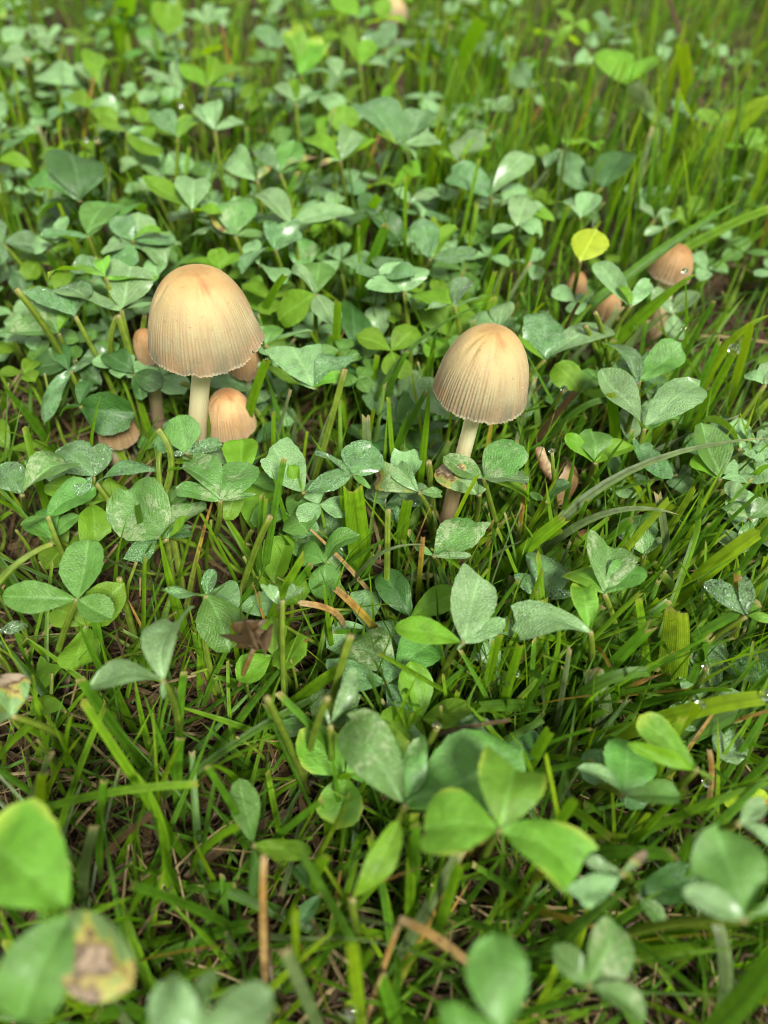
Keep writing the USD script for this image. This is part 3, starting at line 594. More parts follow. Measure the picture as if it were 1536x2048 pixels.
C = {'cut': 1.0}
H_CLOVERS = [
    # around the tall mushroom
    ('p', 243, 620, 30, [(262, 530, .95, -3, C), (142, 585, .6, 1, C), (320, 608, .5, 1)], (300, 930)),
    ('e', 212, 556, 34, [(95, 540, .35, 1), (205, 510, .7, -1, C), (300, 552, .6, -2, C)]),
    ('m', 118, 668, 24, [(92, 598, .95, -2, C), (-5, 665, .55, 0), (152, 612, .35, 3, {'s': 'y'})], (170, 800)),
    ('d', 150, 632, 29, [(90, 572, .8, 1, C), (160, 560, .7, -2)]),
    ('k', 160, 812, 19, [(262, 828, .8, 1, {'s': 'k', 'cut': .4}), (118, 830, .7, -2), (180, 760, .6, 0)]),
    ('d', 140, 742, 20, [(84, 846, .42, -5), (215, 700, .5, 0), (120, 690, .5, 0, {'s': 'k'})]),
    ('k', 150, 720, 19, [(58, 740, .75, -2), (200, 770, .5, -3)]),
    ('d', 187, 953, 20, [(114, 892, .75, 1), (212, 888, .75, 2), (150, 990, .6, 0)]),
    ('d', 193, 968, 20, [(318, 928, .5, 1, {'cut': .7, 'fold': .1, 'roll': -.3})]),
    ('m', 45, 990, 26, [(140, 918, .8, 2, {'cut': .7, 'fold': .55}), (-10, 930, .8, 0, {'s': 'd'})], (62, 1060)),
    ('g', 95, 1032, 18, [(188, 972, .75, 2), (40, 1050, .5, 0)]),
    ('g', 372, 906, 20, [(358, 830, .95, 4, {'fold': .1}), (444, 888, .55, 1, {'s': 'd'}), (336, 918, .5, -1, {'s': 'd'})]),
    ('m', 440, 1002, 23, [(362, 925, .85, -1, {'cut': .7}), (497, 922, .85, 0), (352, 975, .55, 1), (514, 990, .3, 1)], (400, 1100)),
    ('m', 335, 1078, 18, [(248, 980, .9, 0, {'s': 'm'}), (378, 1035, .5, 4, {'s': 'y', 'fold': .5}), (400, 1000, .6, -4)]),
    ('y', 482, 962, 19, [(484, 876, .85, 3), (560, 965, .8, -3, {'s': 'g'}), (450, 1040, .6, -4)]),
    ('g', 505, 1060, 12, [(545, 940, .7, 0, {'s': 'y'}), (580, 1030, .6, -2)]),
    ('d', 628, 776, 24, [(514, 735, .36, 0, {'s': 'p'}), (584, 694, .95, 0, {'s': 'p', 'cut': .8}), (680, 705, .65, 2, {'cut': .8}), (688, 748, .4, 3, {'s': 'e'})], (575, 810)),
    ('e', 608, 985, 23, [(548, 898, .75, 0, {'cut': .6, 's': 'p'}), (702, 943, .5, 2, {'s': 'd'}), (580, 930, .4, 1, {'s': 'y', 'roll': -.9})], (570, 1070)),
    ('d', 704, 950, 24, [(742, 886, 1.0, 1, {'fold': .08}), (632, 902, .34, 3), (740, 975, .3, 0, {'s': 'g'})]),
    ('b', 838, 985, 20, [(742, 943, .6, 0, {'s': 'b', 'cut': .6}), (788, 928, .6, 2, {'s': 'p', 'cut': .5}), (884, 985, .5, 0, {'cut': .7, 's': 'm'})]),
    ('d', 770, 1010, 12, [(745, 960, .8, 0), (870, 1005, .8, 0), (800, 1045, .6, 0)]),
    ('d', 795, 848, 13, [(745, 778, .9, 1), (850, 800, .95, 1, {'s': 'g'}), (760, 900, .85, -1, {'s': 'k'})]),
    ('g', 912, 842, 16, [(820, 765, .6, 4, {'s': 'p'}), (850, 862, .4, 0, {'s': 'k'})]),
    ('g', 836, 902, 10, [(805, 852, .85, 1), (788, 908, .8, 1), (832, 928, .8, 0), (905, 912, .7, 1, {'s': 'd'})]),
    ('m', 967, 956, 23, [(886, 915, .62, 1), (1045, 888, .9, 4), (1055, 958, .45, 3, {'s': 'p', 'cut': .5}), (1060, 985, .9, -5, {'s': 'y', 'fold': .1})], (1010, 1110)),
    ('b', 958, 990, 20, [(872, 935, .7, 2, {'s': 'b'}), (965, 930, .6, 0, {'s': 'm'})]),
    ('p', 808, 584, 25, [(808, 525, 1.5, 0, {'notch': .2}), (732, 568, .5, 3), (835, 615, .4, -2)]),
    ('d', 908, 612, 27, [(935, 556, .75, 3), (988, 592, .7, 0, {'s': 'p'}), (826, 590, .8, -1, {'s': 'y'}), (848, 618, .35, 1, {'cut': .5, 's': 'p'})]),
    ('p', 1000, 655, 22, [(940, 635, .8, 0), (1010, 600, .8, 0)]),
    ('p', 632, 588, 26, [(668, 648, .9, -3), (586, 530, .42, 4), (640, 520, .8, -2, {'s': 'g'}), (555, 640, .8, -6, {'s': 'y'})]),
    ('k', 705, 690, 14, [(702, 602, .8, 0), (758, 678, .8, 0), (735, 735, .7, 0)]),
    ('g', 530, 690, 22, [(625, 662, .4, 1, {'s': 'p'}), (560, 650, .7, 0)]),
    ('k', 512, 888, 8, [(562, 846, .7, 1), (500, 930, .6, 0)]),
    ('y', 440, 540, 24, [(370, 520, .6, 1), (432, 498, .95, 2), (480, 505, .6, 0)]),
    ('p', 520, 530, 26, [(575, 560, .7, 0), (500, 480, .7, 2)]),
    ('d', 550, 500, 27, [(600, 455, .6, 2, {'cut': .7}), (540, 440, .6, 2), (480, 540, .6, 0)]),
    ('k', 268, 748, 22, [(212, 705, .7, 1), (322, 770, .7, 0), (285, 800, .6, -3)]),
    # right of the lone mushroom
    ('d', 1090, 720, 22, [(1085, 622, .85, 4, {'fold': .05}), (1045, 662, .85, 2, {'s': 'y'}), (1228, 648, .38, 3, {'s': 'p'})]),
    ('y', 1160, 782, 18, [(1110, 728, .9, 3), (1195, 740, .7, 1, {'s': 'g'}), (1245, 795, .3, 3, {'s': 'y'})]),
    ('d', 1278, 762, 24, [(1213, 685, .7, 1), (1362, 690, .62, 4, {'s': 'g'}), (1238, 778, .5, 1)]),
    ('g', 1288, 858, 24, [(1202, 738, .45, 1, {'s': 'p'}), (1402, 760, .48, 3, {'s': 'p'}), (1352, 832, .7, -2)]),
    ('y', 1190, 926, 20, [(1268, 888, .6, 2), (1132, 868, .4, 3), (1185, 858, .95, 2, {'s': 'g'})]),
    ('d', 1265, 875, 21, [(1340, 962, .6, -2)]),
    ('p', 1440, 958, 22, [(1400, 845, .68, 4, {'s': 'g'}), (1384, 916, .6, 1, {'s': 'y'}), (1500, 965, .4, 0)]),
    ('p', 1480, 900, 20, [(1410, 835, .7, 1), (1495, 855, .5, 1), (1530, 920, .5, 0)]),
    ('p', 1530, 770, 26, [(1492, 745, .7, 0), (1545, 720, .7, 0)]),
    ('p', 1262, 612, 28, [(1192, 524, .42, 2), (1300, 560, .5, 0), (1240, 570, .5, 2, {'s': 'y'})]),
    ('m', 1500, 1040, 18, [(1440, 1010, .6, 0), (1545, 1000, .6, 0), (1490, 1090, .6, -2)]),
    # middle foreground
    ('g', 155, 1198, 24, [(178, 1080, .78, 2, {'fold': .45, 's': 'g'}), (2, 1192, .48, 1, {'fold': .5}), (222, 1238, .85, -1, {'s': 'g'})], (100, 1380)),
    ('g', 412, 1190, 18, [(427, 1138, .75, 2, {'s': 'd'}), (325, 1182, .6, 2, {'s': 'p'}), (462, 1298, .8, -3)], (452, 1400)),
    ('p', 325, 1362, 31, [(178, 1360, .5, -1, {'fold': .3}), (352, 1222, .72, 0, {'cut': .6}), (328, 1398, .3, 1)], (350, 1560)),
    ('g', 107, 1076, 12, [(48, 1045, .6, 1), (155, 1028, .6, 2), (95, 1012, .7, 0)]),
    ('b', 25, 1432, 25, [(12, 1345, .9, 2), (-40, 1440, .7, 0), (60, 1390, .4, 0)]),
    ('d', -5, 1262, 18, [(52, 1252, .45, 1), (-40, 1220, .6, 0)]),
    ('m', 682, 1148, 8, [(590, 1068, .75, 1), (700, 1090, .5, 1, {'s': 'k'})]),
    ('m', 792, 1346, 12, [(702, 1278, .85, 1), (874, 1276, .85, 1, {'s': 'g'}), (774, 1390, .7, 0, {'s': 'p'})]),
    ('p', 925, 1286, 25, [(958, 1152, .68, 2, {'cut': .4}), (788, 1252, .42, 1, {'s': 'y'}), (915, 1300, .35, 2), (1010, 1240, .4, 0)], (850, 1430)),
    ('m', 868, 1112, 20, [(950, 1040, .75, 1, {'cut': .6}), (945, 1112, .25, 1, {'s': 'p'}), (830, 1090, .4, 0)], (900, 1200)),
    ('k', 822, 1234, 12, [(762, 1138, .6, 2), (925, 1180, .5, 3, {'s': 'y'}), (800, 1180, .4, 0, {'s': 'p'})]),
    ('p', 560, 1212, 24, [(535, 1168, .6, 2, {'cut': 1}), (598, 1172, .5, 3, {'cut': 1})], (575, 1480)),
    ('m', 812, 1610, 26, [(694, 1428, .52, 1), (842, 1470, .4, 1), (1040, 1500, .62, -2, {'s': 'g'})]),
    ('p', 660, 1452, 24, [(715, 1350, .4, 1, {'cut': 1}), (640, 1400, .3, 2)], (655, 1600)),
    ('g', 640, 1560, 8, [(625, 1490, .7, 0), (700, 1510, .7, 0)]),
    ('d', 1092, 1202, 16, [(1082, 1102, .95, 2), (1030, 1148, .42, 3), (1150, 1190, .6, 0)]),
    ('e', 1208, 1188, 24, [(1218, 1088, .98, 1, {'cut': .6, 's': 'm'}), (1130, 1140, .7, -2, {'s': 'e'}), (1282, 1128, .7, -1, {'s': 'g'})], (1240, 1350)),
    ('p', 1180, 1264, 24, [(1028, 1240, .6, 1, {'cut': .6, 'fold': .3}), (1160, 1160, .5, 0, {'s': 'e'})], (1160, 1390)),
    ('m', 1288, 1110, 14, [(1262, 1028, .85, 1), (1345, 1080, .4, 0)]),
    ('d', 1492, 1232, 22, [(1412, 1160, .5, 1), (1488, 1150, .4, 3), (1545, 1240, .5, 1, {'s': 'e'})]),
    ('g', 1245, 1590, 22, [(1258, 1482, .95, 0), (1360, 1590, .62, 0), (1162, 1530, .38, 3, {'s': 'p'})]),
    ('y', 1392, 1538, 26, [(1278, 1432, .48, 1, {'s': 'e'}), (1260, 1490, .25, 3), (1430, 1560, .3, 0)]),
    ('k', 1092, 1002, 17, [(1138, 962, .6, 2), (1058, 985, .7, 0, {'s': 'g'})]),
    # near edge
    ('b', 140, 1822, 40, [(-40, 1660, .75, -1, {'s': 'e'}), (28, 2050, .75, -2, {'s': 'g'}), (262, 1975, .80, 0, {'s': 'b'})], (120, 2080)),
    ('p', 398, 2085, 40, [(318, 1962, .8, 0, {'notch': .1}), (420, 1940, .7, 0), (548, 1985, .7, 0)]),
    ('g', 505, 1690, 16, [(478, 1556, .45, 1), (625, 1706, .35, 1, {'s': 'y'}), (512, 1795, .42, 0)]),
    ('y', 704, 1798, 24, [(800, 1645, .36, 4, {'s': 'y'})]),
    ('e', 998, 1660, 33, [(1032, 1518, .95, -1, {'cut': .6, 'fold': .3}), (848, 1648, 1.0, 0, {'s': 'e', 'cut': .4, 'fold': .25}), (1165, 1742, .85, 0, {'cut': .6, 'fold': .3})]),
    ('g', 1012, 2070, 40, [(985, 1866, .70, 1, {'fold': .15}), (875, 2015, .5, 0)]),
    ('m', 1178, 1972, 27, [(1108, 1892, .62, 1, {'s': 'm'}), (1232, 1842, .9, 0, {'s': 'm'}), (1295, 2035, .6, 0)]),
    ('p', 1490, 1838, 37, [(1432, 1650, .78, 0, {'s': 'g', 'notch': .06}), (1368, 1780, .5, 1, {'fold': .35}), (1570, 1780, .7, 0)]),
    ('p', 1478, 1648, 30, [(1560, 1690, .4, 0), (1530, 1600, .5, 0)]),
    ('b', 1242, 1748, 31, [(1150, 1800, .55, 0, {'s': 'p', 'cut': .8}), (1295, 1702, .3, 1), (1170, 1720, .4, 1, {'s': 'p'})], (1265, 1840)),
    ('k', 1275, 1795, 18, [(1405, 1762, .7, 0), (1330, 1850, .6, 0, {'s': 'm'})]),
    ('Y', 1500, 1625, 10, [(1448, 1590, .8, 0), (1530, 1580, .7, 0)]),
    ('g', 470, 2070, 24, [(460, 1980, .8, 0), (560, 2090, .5, 0)]),
    ('k', 640, 1790, 10, [(590, 1730, .6, 0), (600, 1840, .6, 0)]),
    # behind, left
    ('d', -8, 322, 28, [(68, 272, .7, 1), (10, 230, .6, 0), (60, 330, .5, 0, {'s': 'y'})]),
    ('d', 160, 402, 28, [(138, 294, .8, 0, {'s': 'k'}), (92, 338, .4, 4), (60, 350, .6, 0, {'s': 'g'}), (206, 345, .6, 1)], (190, 480)),
    ('p', 176, 474, 27, [(222, 400, .8, 2, {'s': 'g'}), (82, 472, .55, 1, {'s': 'd'}), (108, 502, .45, 0), (288, 410, .7, 0, {'s': 'g'})]),
    ('g', 150, 405, 25, [(72, 430, .65, -1), (120, 370, .6, 0)]),
    ('e', 264, 482, 29, [(330, 458, .5, 1, {'s': 'e', 'cut': .6}), (205, 508, .6, 0, {'s': 'p', 'cut': .4}), (235, 430, .8, -2, {'s': 'd'}), (350, 480, .5, -2, {'s': 'd'})]),
    ('y', 385, 422, 30, [(388, 352, 1.0, 0, {'s': 'p'}), (444, 425, .4, 1), (288, 352, .38, 2)], (390, 500)),
    ('y', 180, 218, 30, [(128, 192, .85, 1), (178, 195, .5, 1), (235, 240, .5, 2)]),
    ('y', 255, 266, 28, [(174, 248, .35, 1), (318, 312, .65, -2), (312, 248, .6, 1, {'s': 'p', 'cut': .8})]),
    ('d', 355, 276, 28, [(312, 222, .7, 1), (398, 230, .6, 2, {'s': 'e'})]),
    ('p', 200, 176, 28, [(148, 128, .5, 1), (238, 112, .5, 2), (182, 95, .5, 4, {'s': 'y'})]),
    ('p', 175, 168, 26, [(65, 148, .5, 1), (70, 168, .5, -1), (160, 190, .5, -2, {'s': 'd'})]),
    ('y', 416, 172, 31, [(368, 128, .7, 1), (432, 112, .6, 3), (484, 130, .6, 2), (470, 168, .5, 0)]),
    ('p', 365, 182, 29, [(284, 145, .5, 1, {'cut': .7}), (372, 146, .6, 2, {'cut': .7}), (345, 120, .4, 3)]),
    ('y', 335, 72, 26, [(334, 8, .9, 2), (290, 60, .5, 0, {'s': 'd'})]),
    ('p', 412, 48, 28, [(374, 24, .5, 1), (458, 18, .6, 1), (420, 5, .5, 2)]),
    ('p', 430, 262, 30, [(384, 212, .4, 2, {'cut': .7}), (484, 238, .5, 1, {'cut': .7}), (428, 195, .6, 1)]),
    ('p', 515, 362, 28, [(462, 298, .6, 1), (545, 330, .5, 0, {'s': 'b'})]),
    ('m', 470, 472, 26, [(478, 392, .95, 2, {'s': 'm'}), (430, 420, .6, 1, {'s': 'b'}), (530, 470, .5, 0)]),
    ('y', 592, 206, 30, [(590, 158, .98, 2), (550, 168, .45, 2, {'s': 'p'}), (658, 178, .42, 2, {'s': 'd'})]),
    ('e', 602, 152, 31, [(582, 58, .5, 3, {'s': 'e'}), (645, 78, .8, 0, {'s': 'e'}), (668, 146, .5, 1, {'s': 'd'})]),
    ('d', 556, 96, 29, [(518, 52, .7, 1), (600, 60, .6, 0)]),
    ('y', 716, 36, 30, [(672, -8, .8, 2), (618, 38, .5, 0, {'s': 'p'}), (740, 10, .5, 0, {'s': 'g'})]),
    ('d', 770, 96, 28, [(778, 45, .75, 1), (730, 64, .42, 2), (830, 80, .5, 0)]),
    ('y', 720, 132, 27, [(694, 68, .6, 2), (748, 82, .6, 0), (780, 135, .4, 1, {'s': 'p'})]),
    ('d', 680, 322, 30, [(708, 256, .7, 1, {'s': 'p'}), (752, 280, .42, 3, {'s': 'y'}), (612, 275, .5, 1, {'s': 'y'}), (640, 330, .4, 0, {'s': 'b'})]),
    ('d', 795, 288, 31, [(722, 202, .75, 1), (855, 222, .7, 1), (872, 275, .65, 0, {'s': 'p', 'cut': .6}), (752, 258, .4, 3, {'s': 'y'}), (835, 318, .6, -3, {'s': 'p'})], (750, 420)),
    ('d', 862, 518, 27, [(842, 434, .55, 4, {'fold': .1}), (912, 450, .5, 0, {'s': 'y'}), (955, 505, .45, 2)]),
    ('d', 982, 392, 26, [(903, 340, .75, 1), (1066, 298, .35, 4, {'s': 'p'}), (1010, 395, .3, 0)]),
    ('p', 820, 405, 24, [(880, 388, .5, 0), (790, 370, .5, 0), (850, 430, .5, -1)]),
    ('p', 582, 446, 29, [(522, 380, .62, 2), (712, 422, .38, 2), (540, 470, .5, -2)]),
    ('g', 560, 348, 27, [(588, 282, .75, 1), (512, 292, .45, 1, {'s': 'd'}), (640, 310, .4, 2, {'s': 'b'})]),
    ('p', 915, 322, 26, [(955, 258, .85, 0), (980, 284, .42, 2, {'s': 'y'}), (880, 300, .4, 0, {'s': 'y'})]),
    # behind, right
    ('y', 1255, 168, 30, [(1205, 94, .75, 2), (1325, 110, .62, 2)]),
    ('y', 1148, 48, 31, [(1112, 15, .5, 1), (1182, 62, .7, -2), (1108, 92, .4, -5)]),
    ('Y', 1160, 522, 29, [(1194, 458, .95, 4, {'fold': .05, 'wave': .04, 'roll': 0, 'arch': .02})]),
    ('p', 1160, 436, 24, [(1188, 386, .9, 1), (1120, 400, .6, 0)]),
    ('p', 1042, 420, 26, [(1080, 472, .5, 0), (1098, 418, .35, 1), (1110, 440, .4, 0, {'s': 'y'})]),
    ('k', 1204, 376, 22, [(1245, 302, .8, 1), (1170, 330, .6, 0)]),
    ('d', 1124, 300, 26, [(1166, 382, .55, -2), (1090, 330, .6, 0)]),
    ('y', 1456, 245, 28, [(1392, 222, .45, 1), (1440, 215, .4, 1)]),
    ('y', 1140, 190, 26, [(1105, 155, .7, 1, {'s': 'y'}), (1150, 160, .4, 1)]),
    ('p', 1330, 455, 22, [(1290, 470, .5, 0), (1370, 445, .5, 0), (1330, 425, .5, 0)]),
    ('d', 1060, 180, 26, [(1030, 130, .7, 0), (1085, 160, .5, 0), (1020, 170, .6, 0)]),
    ('p', 1310, 440, 22, [(1280, 400, .5, 2), (1350, 420, .5, 0)]),
]
for row in H_CLOVERS:
    clover(*row)

# ------------------------------------------------------------------ grass blades one can tell apart
def hero_blade(look, mat, base, tip, wpx, hb, ht, mid=None, cut=True, kind='blade', drop=0, fold=0.3, taper=0.5, roll=0.0):
    """base, tip, mid: pixels; hb, ht: heights in mm; wpx: width in pixels of the photograph; drop: diameter in pixels of a water drop at the tip."""
    seed = int(base[0] * 3 + tip[1] * 5 + tip[0])
    A, T = at(*base, hb / 1000), at(*tip, ht / 1000)
    if hb > 2:                                                   # let it go on down to the soil
        foot = A + (A - T) * (hb / max(ht - hb, 6)) * 0.6
        foot[2] = -0.002
    else:
        foot = None
    M = at(*mid[:2], mid[2] / 1000) if mid else (A + T) / 2 + np.array([0, 0, 0.0015])
    path = bez(A, 2 * M - (A + T) / 2, T, 13)
    if foot is not None:
        path = np.vstack([bez(foot, (foot + A) / 2 + Z * 0.001, A, 5)[:-1], path])
    w = wpx / 768 * TX * ((T + A) / 2 - CAM) @ FW
    g = np.array([path[0][0], path[0][1], 0])
    if kind == 'stalk':
        v, f, uv = tube(path, np.linspace(w * 0.55, w * 0.45, len(path)), 9)
        uv = uv[:, ::-1]
        name, cat = 'clover_stalk', 'stalk'
    else:
        s = unit(np.cross(unit(T - A), (A - CAM)))
        s = rot(s, T - A, roll)
        v, f, uv = blade(path, w, s, cut=cut, seed=seed, fold=fold, taper=taper)
        name, cat = ('dry_blade', 'dry grass') if mat.startswith('dry') else ('grass_blade', 'grass blade')
    TIPS.append(v)
    p = put(None, name, v, f, mat, g, uv=uv)
    BLADES.append((p, look, cat, ((base[0] + tip[0]) / 2, (base[1] + tip[1]) / 2)))
    if drop:
        dew(tip[0], tip[1] - drop * 0.25, ht, drop, 'at the tip of ' + look)


TIPS = []


def dew(px, py, h, dpx, where, cling=False):
    c = at(px, py, h / 1000)
    if cling:                                                  # sit on the blade edge seen there
        pts = np.vstack(TIPS)
        q = pix(pts)
        d = np.hypot(q[:, 0] - px, q[:, 1] - py)
        k = int(np.argmin(d))
        if d[k] > 34:
            return
        r = dpx / 2 / 768 * TX * q[k, 2]
        c = pts[k] - Z * r * 0.55
        px, py = q[k, 0], q[k, 1]
    r = dpx / 2 / 768 * TX * ((c - CAM) @ FW)
    m = trimesh.creation.icosphere(3, r)
    v = np.array(m.vertices)
    v[:, 2] *= np.where(v[:, 2] < 0, 0.92, 1.06)
    p = put(None, 'dew_drop', v + c, m.faces, 'water', c)
    DROPS.append((p, where, (px, py)))


